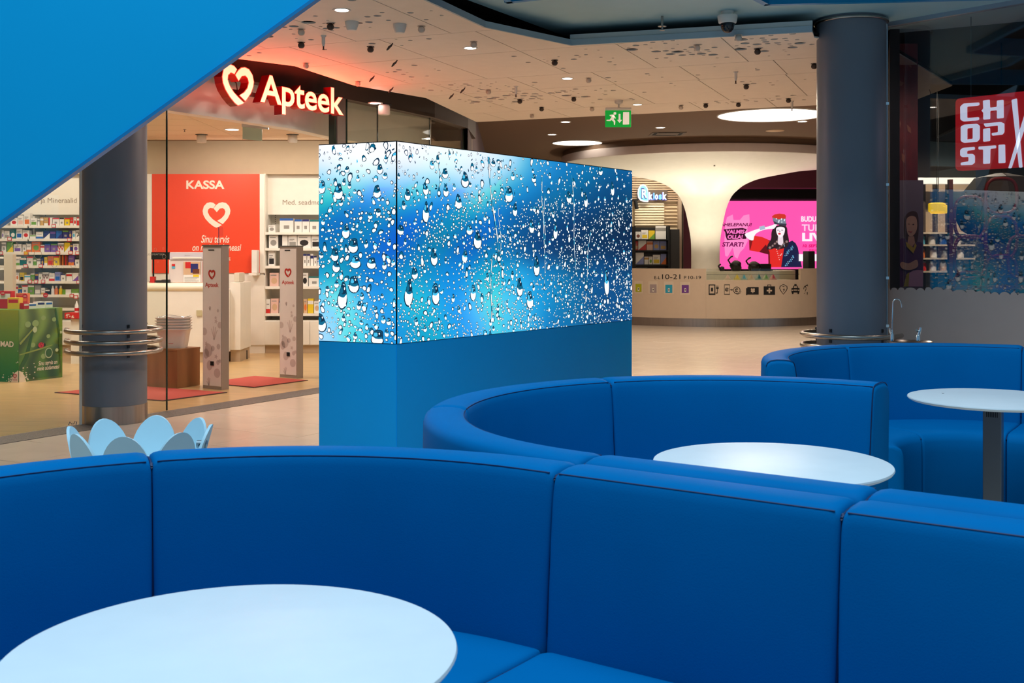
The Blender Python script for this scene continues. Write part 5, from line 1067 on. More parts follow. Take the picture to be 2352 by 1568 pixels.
# discs and fittings in the brown ceiling
ZH = 3.719
hz2 = lambda x, y: onz(x, y, ZH)
M_disc = mat('disc_glow', (.9, .9, .9), .5, emit=(1, .95, .86), es=3.2)
def disc(x, y, r, label):
    p = hz2(x, y); t = thing('ceiling_disc_lamp', label, 'ceiling lamp', p, 'round glowing ceiling discs'); MB().lathe([(r, -.012), (r*1.015, -.02), (r*1.03, -.01), (r*1.03, 0), (r, 0)], p, 64, close=False).build('rim', M_white, t, 40); MB().lathe([(0, -.012), (r, -.012), (r, -.002), (0, -.002)], p, 64).build('diffuser', M_disc, t)
disc(1772, 263.5, .86, 'large round glowing disc in the brown ceiling by the right pillar'); disc(1326, 327, .50, 'smaller round glowing disc in the brown ceiling left of the white canopy')
for k, (x, y, lab) in enumerate([(1299, 280, 'left of the exit sign'), (1268, 309, 'above the rain screen end'), (1517, 293, 'above the ceiling vent'), (1843, 279, 'under the large glowing disc'), (1390, 341, 'beside the smaller disc')]):
    downlight(hz2(x, y), .075, 'small lit downlight in the brown hall ceiling '+lab)
for x, y, r, lab in ((1780, 300, .17, 'large unlit beige speaker disc in the brown ceiling near the big lamp'), (1601, 327.5, .15, 'unlit beige speaker disc in the brown ceiling above the canopy')):
    p = hz2(x, y); o = MB().lathe([(0, -.008), (r*.9, -.01), (r, -.004), (r, 0), (0, 0)], p, 32).build('ceiling_speaker', rgb('speaker_beige', 214, 178, 140, .6), None, 40); tag(o, lab, 'speaker', 'ceiling speakers')
p = hz2(1533, 307); v = thing('ceiling_vent', 'dark square vent grille in the brown hall ceiling', 'vent', p)
MB().box(p.x-.32, p.x+.32, p.y-.30, p.y+.30, ZH-.008, ZH).build('frame', rgb('vent_brown', 96, 74, 56, .7), v)
for k in range(4):
    a = k*math.pi/2; M_ = Matrix.Translation(p)@Matrix.Rotation(a, 4, 'Z'); MB().bev(-.2, .2, .21, .27, -.012, -.009, .001, 1, M_).build('slot', M_black, v)
def detector(p, r, label, m=None):
    t = thing('smoke_detector', label, 'detector', p, 'round ceiling detectors'); p = Vector(p)
    MB().lathe([(r, 0), (r, -.012), (r*.96, -.025), (r*.72, -.06), (r*.6, -.066), (0, -.068)], p, 28).build('body', m or M_white, t, 35); MB().lathe([(r*.735, -.052), (r*.70, -.060), (r*.69, -.060)], p, 28, close=False).build('grille', M_black, t)
detector(hz2(1830, 326), .09, 'white smoke detector in the brown ceiling close to the right pillar')
for x, y, lab in ((808, 50, 'left of the two white detectors on the panel ceiling'), (918, 56, 'right of the two white detectors on the panel ceiling')): detector(cz(x, y), .052, 'white smoke detector, '+lab)
for k, (x, y, lab) in enumerate([(785, 23, 'nearest the top edge'), (1080, 110, 'above the rain screen'), (1303, 180, 'brightest one above the exit sign'), (1464, 240, 'beside the exit sign')]):
    q = cz(x, y); q.z = ZC-.001; downlight(q, .05, 'lit downlight in the perforated ceiling, '+lab)
    spot('downlight_beam', q-Z*.02, 55, (1, .78, .52), 120)
M_ballD = rgb('gimbal_dark', 70, 54, 46, .5); M_ballW = rgb('gimbal_white', 206, 190, 176, .5)
balls = [(759, 54, 1), (692, 97, 1), (851, 107, 1), (1274, 138, 1), (1194, 228, 1), (1244, 246, 1), (1318, 223, 1), (1714, 194, 1), (1870, 146, 1), (1621, 238, 1), (1696, 236, 1), (1740, 112, 1), (1811, 226, 1), (692, 67, 0), (703, 145, 0), (822, 187, 0), (1088, 96, 0), (1360, 246, 0), (1564, 242, 0), (1601, 103, 0), (1696, 80, 0), (1122, 206, 0), (1222, 262, 0), (1352, 179, 0), (968, 60, 0)]
for k, (x, y, dk_) in enumerate(balls):
    q = cz(x, y); q.z = ZC-.0005
    where = 'near the Apteek sign' if x < 900 else ('over the rain screen' if x < 1330 else 'toward the right pillar')
    grp_ = [b_ for b_ in balls if b_[2] == dk_ and (b_[0] < 900) == (x < 900) and (b_[0] < 1330) == (x < 1330)]; od = sorted(grp_).index((x, y, dk_))
    t = thing('gimbal_spot', '%s ball spotlight in the perforated ceiling %s, %s from the left' % ('dark' if dk_ else 'pale', where, ORD[od]), 'spotlight', q, 'ball spotlights in the perforated ceiling')
    MB().lathe([(.030, .0), (.032, -.002), (.024, -.003)], q, 18, close=False).build('ring', M_black if dk_ else M_ballW, t, 40); MB().lathe([(.012, -.0), (.022, -.008), (.028, -.022), (.026, -.036), (.016, -.048), (0, -.051)], q, 18).build('ball', M_ballD if dk_ else M_ballW, t, 60)
for k, (x, y, lab) in enumerate([(743, 82, 'near the Apteek sign'), (1185, 198, 'over the rain screen'), (1690, 165, 'below the camera dome'), (1819, 232, 'in front of the big glowing disc')]):
    q = cz(x, y); q.z = ZC-.0005; t = thing('sprinkler_nozzle', 'white sprinkler nozzle hanging from the perforated ceiling '+lab, 'sprinkler', q, 'sprinkler nozzles'); MB().lathe([(.024, 0), (.022, -.006), (.015, -.012), (.015, -.06), (.010, -.072), (.010, -.085)], q, 14).build('body', M_white, t, 40); MB().lathe([(.006, -.085), (.006, -.108), (.010, -.110), (.010, -.113), (0, -.114)], q, 10).build('nozzle', rgb('brass_dark', 90, 56, 46, .4, metal=.5), t)
for k, (x, y, lab) in enumerate([(894, 98, 'nearest'), (905, 137, 'second nearest'), (853, 173, 'closest to the Apteek sign'), (897, 199, 'in front of the curved glass'), (1062, 200, 'over the rain screen'), (1036, 214, 'beside the last one')]):
    q = cz(x, y); q.z = ZC-.0005; m = MB(); n = 8; A = [q+Vector((-.03+.075*i/n, 0, -.002-.0*i)) for i in range(n+1)]
    pts = [q+Vector((.03-.010*i, .003*i, -.003-.030*math.sin(i*.5))) for i in range(4)]+[q+Vector((-.008, .012, -.045)), q+Vector((-.018, .014, -.055)), q+Vector((-.024, .015, -.060))]
    m.tube(pts, [.004, .007, .010, .011, .010, .007, .004], 8); o = m.build('ceiling_flap', M_ballD, None, 50); tag(o, 'dark curled flap hanging from the perforated ceiling, '+lab, 'flap', 'dark ceiling flaps')
# dome camera and sprinkler under the upper ceiling
q = Vector((495*8.76/F, 8.76, 3.325)); t = thing('dome_camera', 'white dome security camera under the teal ceiling', 'camera', q)
MB().lathe([(.05, .0345), (.05, .001)], q, 24).build('mount', M_white, t, 40); MB().lathe([(.078, 0), (.078, -.012), (.070, -.055), (.062, -.062), (0, -.062)], q, 32).build('housing', M_white, t, 40); MB().lathe([(.056, -.062), (.056, -.075), (.048, -.105), (.030, -.128), (0, -.137)], q, 28).build('dome', mat('dome_black', (.015, .015, .018), .06), t, 60)
q = Vector((345*8.93/F, 8.93, 3.279)); t = thing('sprinkler', 'small steel sprinkler head under the teal ceiling left of the camera', 'sprinkler', q); MB().lathe([(.010, .0805), (.010, .001)], q, 12).build('pipe', M_steel, t, 40); MB().lathe([(.035, 0), (.035, -.006), (.010, -.010), (.008, -.03), (.020, -.034), (.020, -.037), (0, -.038)], q, 20).build('head', M_steel, t, 40)
# exit sign
q = at(1419, 271, 12.7); es_ = thing('exit_sign', 'green emergency exit sign with running figure and arrow', 'sign', q); xs = lambda px: (px-CX)*12.7/F; zs_ = lambda py: CAMZ-(py-HZ)*12.7/F
M_eg = mat('exit_green', s2l(0, 130, 40), .4, emit=s2l(0, 140, 45), es=.9); M_ew = mat('exit_white', s2l(230, 220, 205), .4, emit=s2l(230, 214, 196), es=.6)
MB().bev(xs(1389), xs(1450), 12.66, 12.74, zs_(253.5), zs_(247.5), .006, 1).build('housing', M_white, es_); MB().tube([(xs(1421), 12.7, zs_(248)), (xs(1421), 12.7, ZC+.01)], .010, 8).build('stem', M_white, es_); MB().lathe([(.05, 0), (.045, -.03), (.02, -.045), (0, -.045)], (xs(1421), 12.7, ZC), 16).build('rose', M_white, es_, 40)
MB().bev(xs(1390), xs(1449.5), 12.695, 12.707, zs_(292), zs_(253.7), .004, 1).build('plate', M_eg, es_)
ee = lambda zx, zy: Vector((xs(1060+zx*.2168), 12.6935, zs_(zy*.2168)))
for P in ([(1612, 1190), (1628, 1186), (1640, 1196), (1638, 1212), (1622, 1218), (1610, 1208)], [(1565, 1218), (1610, 1212), (1636, 1252), (1626, 1258), (1604, 1234), (1590, 1236), (1575, 1232)], [(1600, 1222), (1622, 1226), (1612, 1262), (1630, 1284), (1626, 1322), (1614, 1322), (1612, 1290), (1588, 1272), (1576, 1282), (1536, 1280), (1536, 1270), (1570, 1268)], [(1664, 1206), (1684, 1206), (1684, 1270), (1702, 1270), (1674, 1302), (1647, 1270), (1664, 1270)], [(1712, 1188), (1776, 1186), (1776, 1318), (1708, 1320)]):
    MB().flat([ee(*p_) for p_ in P]).build('symbol', M_ew, es_)
# ---- pink advertising screen
DP = 31.0
def pf_(off=0.): return lambda px, py: at(px, py, DP)-Y*off
zp = lambda x, y: (1440+x*.2169, 440+y*.2168)
ad = thing('advert_screen', 'pink advertising screen with a saluting woman in a hat', 'screen', at(1760, 700, DP).xy.to_3d())
sx0, sx1 = at(1600, 0, DP).x, at(2050, 0, DP).x; sz0, sz1 = at(0, 618, DP).z, at(0, 461, DP).z
MB().box(sx0, sx1, DP+.002, DP+.15, 0, sz1+.02).build('cabinet', M_black, ad); MB().box(sx0, sx1, DP-.002, DP+.0019, sz0, sz1).build('panel', glow('ad_pink', 255, 84, 172, 1.05), ad)
LN = [0]
def ap(name, polys, c, es=1.):
    LN[0] += 1; f = pf_(.004+.0006*LN[0]); mb = MB()
    for P in polys: mb.flat([f(*zp(*q_)) for q_ in P])
    return mb.build(name, glow('ad_%d_%d_%d' % c, *c, es), ad)
def at_txt(txt, x0, x1, yb, cap, c, bold=.02, shear=0.):
    LN[0] += 1; f = pf_(.004+.0006*LN[0]); return text_on(lambda a, b: f(*zp(a, b)), txt, x0, x1, yb, cap, bold, shear).build('lettering', glow('ad_%d_%d_%d' % c, *c), ad)
ap('brush_print', [[(1040, 345), (1060, 270), (1120, 242), (1128, 300), (1195, 300), (1235, 252), (1295, 240), (1300, 320), (1275, 390), (1280, 520), (1240, 600), (1200, 640), (1170, 710), (1140, 690), (1120, 590), (1065, 690), (1040, 680), (1030, 560)]], (255, 138, 200))
at_txt('ÄHELEPANU!', 985, 1322, 366, 36, (110, 0, 70), .03, .15)
ap('brush_print', [[(1020, 400), (1090, 392), (1225, 384), (1270, 398), (1248, 430), (1268, 470), (1262, 500), (1060, 512), (1045, 470), (1040, 430)]], (56, 0, 36))
at_txt('VALMIS', 1050, 1245, 443, 40, (255, 120, 200), .04, .12); at_txt('OLLA!', 1065, 1226, 497, 40, (255, 120, 200), .04, .12); at_txt('START!', 1008, 1236, 580, 46, (110, 0, 80), .04, .15)
# saluting figure
ap('jacket_print', [[(1655, 575), (1700, 540), (1750, 518), (1785, 545), (1808, 590), (1822, 660), (1840, 740), (1852, 800), (1630, 800), (1640, 690)]], (24, 30, 66)); ap('dress_print', [[(1292, 515), (1345, 465), (1430, 480), (1510, 515), (1620, 560), (1668, 570), (1650, 680), (1632, 800), (1498, 800), (1495, 665), (1400, 640), (1296, 622)]], (222, 40, 36))
ap('dress_shade_print', [[(1400, 640), (1495, 665), (1498, 800), (1515, 800), (1510, 640), (1470, 560)]], (96, 14, 26)); ap('sleeve_print', [[(1292, 515), (1345, 465), (1330, 520), (1310, 600), (1296, 622)]], (130, 20, 26))
ap('hair_print', [spline([(1560, 375), (1530, 430), (1525, 500), (1490, 560), (1480, 610), (1530, 610), (1560, 600), (1600, 610), (1660, 600), (1700, 580), (1715, 520), (1700, 440), (1690, 375), (1640, 350)], 3)], (44, 30, 36))
ap('neck_print', [[(1600, 460), (1650, 460), (1655, 540), (1640, 570), (1605, 560), (1595, 540)]], (232, 214, 224)); ap('face_print', [spline([(1582, 385), (1625, 372), (1668, 385), (1668, 430), (1650, 470), (1622, 486), (1598, 468), (1582, 430)], 3)], (250, 240, 246))
ap('lips_print', [[(1596, 443), (1612, 436), (1630, 442), (1626, 454), (1608, 456)]], (210, 20, 50)); ap('eye_print', [rc_(1590, 404, 1608, 411), rc_(1632, 404, 1652, 411), [(1616, 405), (1624, 428), (1612, 430)]], (120, 100, 120))
for k in range(16): ap('curl_print', [circ(7, 8+3*(k % 3), (1505+((k*37) % 200), 520+((k*53) % 85)))], (150, 124, 120) if k % 2 else (80, 58, 60))
ap('arm_print', [spline([(1245, 455), (1300, 425), (1400, 390), (1500, 368), (1560, 345), (1600, 322), (1606, 332), (1580, 358), (1556, 392), (1500, 396), (1430, 410), (1370, 440), (1345, 475), (1335, 515), (1290, 505)], 2)], (252, 244, 248)); ap('cuff_print', [[(1398, 372), (1455, 358), (1462, 395), (1408, 410)]], (168, 186, 206))
ap('hat_print', [[(1542, 300), (1560, 290), (1680, 325), (1690, 345), (1680, 368), (1600, 350), (1560, 345)]], (60, 58, 72)); ap('hat_print', [[(1533, 262), (1560, 242), (1610, 232), (1668, 240), (1682, 256), (1678, 300), (1670, 325), (1610, 330), (1545, 300)]], (206, 52, 38)); ap('hat_band_print', [[(1542, 275), (1600, 292), (1676, 285), (1684, 340), (1600, 335), (1548, 310)]], (120, 130, 146))
for k in range(9): ap('badge_print', [circ(6, 7, (1580+(k*29) % 90, 288+(k*17) % 42))], (226, 236, 244))
for k in range(26): ap('sequin_print', [circ(6, 5+2*(k % 3), (1660+(k*47) % 100, 560+(k*61) % 225))], (96, 160, 196) if k % 3 else (180, 214, 230))
for k in range(10): ap('bead_print', [circ(6, 5, (1580+6*k-(k > 5)*12*(k-5)*0+(.0), 610+22*k-(3.1*k*k if k > 5 else 0)*.6))], (236, 200, 190))
at_txt('BUDU', 1840, 1998, 316, 56, (255, 236, 248), .03); at_txt('TUR', 1846, 2050, 415, 70, (255, 210, 236), .02); at_txt('LIVE', 1850, 2140, 520, 84, (255, 240, 250), .05)
at_txt('10. SEPTEMBER', 1855, 2150, 588, 30, (226, 0, 110), .04, .2); at_txt('KELL 10', 1926, 2060, 627, 18, (226, 0, 110), .03); ap('banner_print', [rc_(1815, 662, 2180, 735)], (255, 250, 252))
# bulkheads over the advert
struct(MB().box(at(1590, 0, 30.9).x, 13.5, 30.6, 31.2, sz1+.03, 3.22).build('trim_30', M_black)); struct(MB().box(at(1560, 0, 30.4).x, 13.5, 30.0, 31.2, 3.221, 3.719).build('trim_31', rgb('maroon_bulkhead', 110, 44, 66, .6)))
struct(MB().box(at(1566, 0, 30.4).x, at(1596, 0, 30.4).x, 30.2, 33.4, 0, 3.2).build('wall_maroon', rgb('maroon_bulkhead', 110, 44, 66, .6)))
# ---- kiosk shop behind the desk
DK = 29.4; kx = lambda px: (px-CX)*DK/F; kz = lambda py: CAMZ-(py-HZ)*DK/F; zk = lambda x, y: (1440+x*.2041, 240+y*.2041)
kf = thing('kiosk_facade', 'slatted beige front of the R kiosk behind the information desk', 'shopfront', (kx(1500), DK+.3, 0))
MB().box(kx(1400), kx(1558), DK+.2, DK+.3, 0, 3.70).build('back_wall', rgb('kiosk_cream', 226, 206, 172, .6), kf)
for i in range(13): MB().box(kx(1400), kx(1558), DK+.10, DK+.2, kz(462-i*5.3), kz(462-i*5.3)+.036).build('slat', rgb('slat_tan', 168, 142, 116, .6), kf)
M_slat = rgb('slat_cream', 246, 232, 200, .5)
for i in range(9): MB().box(kx(1459), kx(1527), DK+.12, DK+.2, kz(469+i*6), kz(469+i*6)+.042).build('slat', M_slat, kf)
for i in range(7): MB().box(kx(1527), kx(1557), DK+.16, DK+.2, kz(469+i*8), kz(469+i*8)+.012).build('slat', rgb('slat_tan', 168, 142, 116, .6), kf)
tag(MB().box(kx(1536.5), kx(1557), DK-.3, DK+.09, 0, kz(527)).build('dark_cabinet', rgb('cabinet_black', 24, 22, 22, .5)), 'tall black cabinet right of the magazine rack', 'cabinet'); MB().box(kx(1558), kx(1565), DK-.05, DK+.3, 0, 3.7).build('post', rgb('post_beige', 172, 150, 128, .5), kf); MB().box(kx(1567), kx(1569), DK-.05, DK+.3, 0, 3.7).build('post', M_dark, kf)
area('kiosk_lamp', (kx(1495), DK-.75, 3.69), 1.2, .2, 48, (1, .9, .74), (math.radians(16), 0, 0))
ks_ = thing('kiosk_sign', 'glowing blue R kiosk sign with round letter badge', 'sign', (kx(1498), DK, kz(465)))
M_kb_ = glow('kiosk_blue_glow', 120, 196, 246, 1.15); M_kw = glow('kiosk_white_glow', 240, 246, 255, 1.2); M_kn = rgb('kiosk_navy', 36, 60, 120, .5)
kp = lambda x, y, k: Vector((kx(zk(x, y)[0]), DK+.060-k, kz(zk(x, y)[1])))
bd = [(240, 1095), (240, 990), (232, 945), (210, 910), (180, 897), (150, 910), (128, 950), (122, 1000), (130, 1050), (155, 1080), (190, 1093)]
MB().prism([(kp(x, y, 0).x, kp(x, y, 0).z) for x, y in bd], (0, DK+.075, 0), X, Z, -Y, 0, .10).build('badge', M_kw, ks_); MB().flat([kp(x*.86+.14*190, y*.86+.14*1000, .09) for x, y in bd]).build('badge_face', M_kb_, ks_)
f_ = lambda k: (lambda a, b: kp(a, b, k)); text_on(f_(.094), 'R', 158, 222, 1052, 112, .05).build('lettering', M_kn, ks_); text_on(f_(.098), 'R', 166, 226, 1048, 98, .02).build('lettering', M_kw, ks_)
for k, (ch, x0, x1) in enumerate((('k', 248, 292), ('i', 297, 312), ('o', 316, 352), ('s', 358, 394), ('k', 402, 450))): 
    text_on(f_(.02), ch, x0-4, x1-2, 1068, 78, .06).build('letter_side', glow('kiosk_violet', 70, 90, 230, .8), ks_); text_on(f_(.05), ch, x0, x1, 1064, 78, .05).build('letter', M_kb_ if k % 2 else M_kw, ks_)
MB().box(kx(1464), kx(1534), DK+.076, DK+.096, kz(458), kz(436)).build('sign_rail', M_dark, ks_)
q = Vector((kx(1457), DK-.3, kz(462))); t = thing('track_spot', 'black track spotlight left of the kiosk sign', 'spotlight', q); MB().tube([q, q+Vector((.03, -.02, -.22))], .05, 12).build('can', M_black, t); MB().box(kx(1446), kx(1464), DK-.34, DK+.099, kz(461), kz(458)).build('track', M_black, t)
mr = thing('magazine_rack', 'black magazine rack with three rows under the kiosk slats', 'rack', (kx(1494), DK-.2, 0))
for x in (1452.5, 1531): MB().box(kx(x), kx(x)+.045, DK-.35, DK+.09, 0, kz(520)).build('side_post', M_black, mr)
MB().box(kx(1453), kx(1531), DK+.03, DK+.09, 0, kz(522)).build('back', rgb('cabinet_black', 24, 22, 22, .5), mr)
kzr = (549.5, 574.5, 607)
for y in kzr: MB().box(kx(1454), kx(1531), DK-.3, DK+.02, kz(y)-.03, kz(y)).build('shelf', M_black, mr)
z2k = lambda zx: kx(1440+zx*.2169); y2k = lambda zy: kz(440+zy*.2168)
MG = [(0, [(85, 143, 425, 'white', 'brown'), (146, 220, 408, 'white', 'yellow'), (223, 291, 412, 'yellow', 'green'), (296, 410, 365, 'white', 'grey')]), (1, [(80, 112, 525, 'red', 'beige'), (114, 200, 518, 'white', 'red'), (203, 270, 525, 'pink', 'orange'), (273, 342, 525, 'lavender', 'gold'), (345, 414, 525, 'lavender', 'gold')]), (2, [(85, 174, 645, 'white', 'lavender'), (178, 225, 688, 'white', 'gold'), (228, 266, 688, 'white', 'green'), (269, 349, 668, 'white', 'yellow'), (352, 414, 660, 'lavender', 'orange')])]
for r, its in MG:
    for k, (a, b, y, mn, ac) in enumerate(its):
        z0 = kz(kzr[r])+.002; o = carton(z2k(a)+.004, z2k(b)-.004, z0, y2k(y), DK-.12+.01*k, .02, mn, ac, (4, 2, 5, 0)[(k+r) % 4], '%s magazine with %s cover picture, %s from left in the %s rack row' % (mn, ac, ORD[k], ['top', 'middle', 'bottom'][r]), 'magazines in the kiosk rack', 'magazine'); o['category'] = 'magazine'
# ================================================================== RESTAURANT FRONT ON THE RIGHT
V = Vector((.647, -.763, 0)).normalized(); VN = Vector((V.y, -V.x, 0)); G0 = Vector((3.115, 9.20, 0))       # VN points to the viewer's side
gpl = lambda s, off=0., z=0.: G0+V*s+VN*off+Z*z
pane('window_7', gpl(-.02), gpl(3.4), .01, 3.33, edges=False, gm=glass_mat('restaurant_glass', (.84, .84, .86), 1.72), label='dark glass front of the restaurant with frosted lower band')
tb = struct(MB().obox(gpl(-.05, -.03, 3.325), V*3.5, VN*.06, Z*.04).build('trim_40', rgb('bar_grey', 160, 172, 188, .35, metal=.5))); struct(MB().obox(gpl(-.05, -.06, 3.366), V*3.5, VN*.10, Z*.5).build('trim_41', rgb('header_navy', 22, 34, 44, .5)))
# scalloped frosted film on the glass
rf = random.Random(8); pts = [(0, .0), (3.35, 0)]; x = 3.35; top = []
while x > 0.02:
    w_ = min(x, rf.uniform(.05, .12)); zb = 1.135+.012*math.sin(x*4)+rf.uniform(-.006, .006)
    for i in range(6): top.append((x-w_*i/6, zb+.018*math.sin(math.pi*i/6)**.7 if i else zb-.004))
    x -= w_
fm = MB().prism(pts+top, gpl(0, .0075, .012), V, Z, VN, 0, .0015).build('frosted_film', rgb('film_grey', 190, 164, 154, .6)); tag(fm, 'grey frosted film with scalloped top edge on the restaurant glass', 'film')
# hanging sign
SD = -.28; SN = VN; sP = gpl(0, SD); sgn_pt = lambda px, py, k=0.: onp(px, py, sP+VN*k, VN)
zc = lambda x, y: (1840+x*.2551, y*.2551)
hs2 = thing('restaurant_sign', 'red square CHOPSTIX sign with white letters hung behind the dark glass', 'sign', sgn_pt(2300, 390))
M_cr = mat('chop_red', s2l(186, 24, 34), .4, emit=s2l(186, 22, 32), es=.55); M_cw = mat('chop_white', s2l(230, 234, 250), .4, emit=s2l(224, 230, 252), es=.85)
def srel(px, py): 
    p = sgn_pt(px, py)-sP; return (p.dot(V), p.z)
TL = srel(*zc(1390, 890)); BL = srel(*zc(1390, 1538)); hgt = TL[1]-BL[1]; wid = hgt*1.05
MB().prism(rrect(TL[0], BL[1], TL[0]+wid, TL[1], .035, 5), sP, V, Z, VN, -.05, 0).build('board', M_cr, hs2)
def cl(polys, name='letter'):
    for P in polys: MB().prism([srel(*zc(*q_)) for q_ in round_poly(P, 9)], sP, V, Z, VN, .001, .006).build(name, M_cw, hs2)
cl([[(1435, 960), (1465, 932), (1606, 922), (1608, 946), (1590, 952), (1497, 960), (1497, 1062), (1604, 1054), (1604, 1078), (1590, 1084), (1465, 1094), (1437, 1078)]])
cl([[(1640, 905), (1700, 897), (1703, 970), (1765, 962), (1765, 905), (1825, 898), (1826, 1062), (1766, 1068), (1766, 992), (1704, 998), (1704, 1072), (1643, 1077), (1643, 1012), (1624, 996), (1643, 980)]])
OO = [(1440, 1140), (1470, 1122), (1585, 1114), (1610, 1130), (1610, 1250), (1590, 1275), (1470, 1287), (1440, 1270)]
cl([[OO[0], OO[1], OO[2], OO[3], (1548, 1152), (1498, 1156), (1498, 1255), (1440, 1270)], [OO[3], OO[4], OO[5], OO[6], OO[7], (1498, 1255), (1548, 1250), (1548, 1152)]])
cl([[(1645, 1112), (1800, 1098), (1832, 1112), (1832, 1190), (1815, 1212), (1722, 1222), (1718, 1198), (1775, 1190), (1775, 1130), (1660, 1142)], [(1642, 1160), (1703, 1152), (1704, 1270), (1642, 1276)]])
cl([[(1565, 1322), (1460, 1330), (1435, 1350), (1435, 1400), (1455, 1415), (1510, 1412), (1510, 1452), (1440, 1464), (1440, 1488), (1540, 1484), (1566, 1465), (1566, 1400), (1545, 1384), (1496, 1386), (1496, 1358), (1566, 1348)], [(1600, 1320), (1757, 1308), (1757, 1334), (1706, 1340), (1703, 1472), (1642, 1476), (1642, 1345), (1600, 1346)], [(1780, 1304), (1838, 1300), (1841, 1466), (1780, 1470)]])
cl([[(1897, 900), (1945, 885), (1995, 1508), (1965, 1510)], [(2110, 870), (2060, 878), (1868, 1515), (1896, 1514)]], 'chopstick')
for x_ in (1530, 2200):
    a = sgn_pt(*zc(x_, 880 if x_ < 2000 else 800), -.02); MB().tube([a, Vector((a.x, a.y, 3.45))], .003, 6).build('hanging_wire', rgb('wire_teal', 50, 80, 86, .4), hs2)
# dim interior of the restaurant
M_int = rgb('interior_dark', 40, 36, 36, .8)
ri = [Vector((3.30, 9.45, 0)), Vector((3.95, 13.4, 0)), Vector((9, 13.4, 0)), Vector((9, 6.5, 0)), gpl(3.4)]
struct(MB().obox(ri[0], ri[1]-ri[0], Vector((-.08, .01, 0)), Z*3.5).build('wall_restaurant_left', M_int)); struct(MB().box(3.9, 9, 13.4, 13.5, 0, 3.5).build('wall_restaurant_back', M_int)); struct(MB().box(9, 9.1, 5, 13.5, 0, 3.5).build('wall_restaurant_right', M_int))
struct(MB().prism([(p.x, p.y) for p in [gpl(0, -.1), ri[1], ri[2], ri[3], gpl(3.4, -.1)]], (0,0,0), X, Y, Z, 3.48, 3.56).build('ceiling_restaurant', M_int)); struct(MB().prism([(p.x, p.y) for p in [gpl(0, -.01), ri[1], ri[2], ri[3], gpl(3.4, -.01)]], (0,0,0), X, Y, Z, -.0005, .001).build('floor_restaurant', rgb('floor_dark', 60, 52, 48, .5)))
# red patterned pilaster
RD = 10.3; rx_ = lambda px: (px-CX)*RD/F; rz_2 = lambda py: CAMZ-(py-HZ)*RD/F
rp_ = thing('red_pilaster', 'dark red patterned pilaster inside the restaurant glass', 'pilaster', (rx_(2075), RD+.1, 0))
MB().box(rx_(2044), rx_(2108), RD, RD+.3, .001, rz_2(100)).build('body', mat('pilaster_red', s2l(120, 18, 24), .5, noise=.5, nscale=6, stretch=(1, 1, .6)), rp_)
zr = lambda x, y: (1840+x*.2551, y*.2551)
for P in ([(860, 445), (885, 470), (912, 520), (900, 525), (870, 480)], [(955, 540), (975, 555), (995, 605), (985, 610), (960, 575)], [(870, 720), (900, 735), (925, 745), (905, 775), (880, 770)], [(870, 1050), (900, 1110), (890, 1150), (862, 1110)], [(950, 1120), (985, 1150), (990, 1200), (960, 1180)], [(905, 1380), (935, 1400), (930, 1470), (905, 1440)]):
    MB().flat([Vector((rx_(zr(*q_)[0]), RD-.003, rz_2(zr(*q_)[1]))) for q_ in P]).build('ornament', rgb('ornament_tan', 150, 84, 62, .5), rp_)
# poster of a woman beside it
pw_ = thing('poster_board', 'portrait poster of a smiling woman in purple beside the red pilaster', 'poster', (rx_(2090), RD-.06, rz_2(662)))
PD = RD-.05; zw = lambda x, y: (1840+x*.2177, 340+y*.2177); wp = lambda x, y, k: Vector(((zw(x, y)[0]-CX)*PD/F, PD-.002*k, CAMZ-(zw(x, y)[1]-HZ)*PD/F))
a, b = wp(968, 1460, 0), wp(1290, 338, 0); MB().box(a.x, b.x, PD, PD+.02, .3, b.z).build('board', rgb('poster_lilac', 120, 104, 120, .5), pw_)
def wpoly(P, c, k, nm='picture'): MB().flat([wp(*q_, k) for q_ in P]).build(nm, rgb('pw_%d_%d_%d' % c, *c, .5), pw_)
wpoly([(985, 1460), (1000, 1200), (990, 1080), (1000, 990), (1060, 950), (1140, 960), (1280, 1000), (1285, 1460)], (84, 40, 92), 1); wpoly([(1125, 1460), (1120, 1330), (1180, 1290), (1225, 1285), (1285, 1290), (1285, 1460)], (196, 150, 180), 2); wpoly([(1080, 1460), (1110, 1330), (1140, 1310), (1130, 1460)], (170, 150, 40), 3)
wpoly(spline([(1100, 960), (1085, 850), (1090, 740), (1130, 680), (1190, 665), (1230, 700), (1240, 830), (1225, 980), (1170, 1000)], 3), (70, 34, 26), 2); wpoly(spline([(1105, 800), (1115, 740), (1160, 715), (1210, 735), (1222, 820), (1205, 890), (1160, 935), (1120, 900)], 3), (206, 160, 136), 4); wpoly([(1130, 930), (1190, 930), (1200, 1000), (1170, 1040), (1120, 1000)], (196, 148, 124), 3)
wpoly([(1100, 985), (1180, 1050), (1200, 1000), (1215, 1030), (1180, 1110), (1110, 1040)], (190, 160, 50), 5); wpoly([(1120, 873), (1160, 880), (1180, 868), (1155, 895)], (190, 90, 90), 5); wpoly([(1120, 800), (1140, 797), (1140, 806)], (60, 40, 40), 5); wpoly([(1165, 806), (1190, 798), (1188, 810)], (60, 40, 40), 5)
wpoly(spline([(1040, 1230), (1060, 1200), (1130, 1215), (1200, 1180), (1225, 1190), (1225, 1250), (1150, 1285), (1070, 1275)], 3), (206, 160, 136), 6)
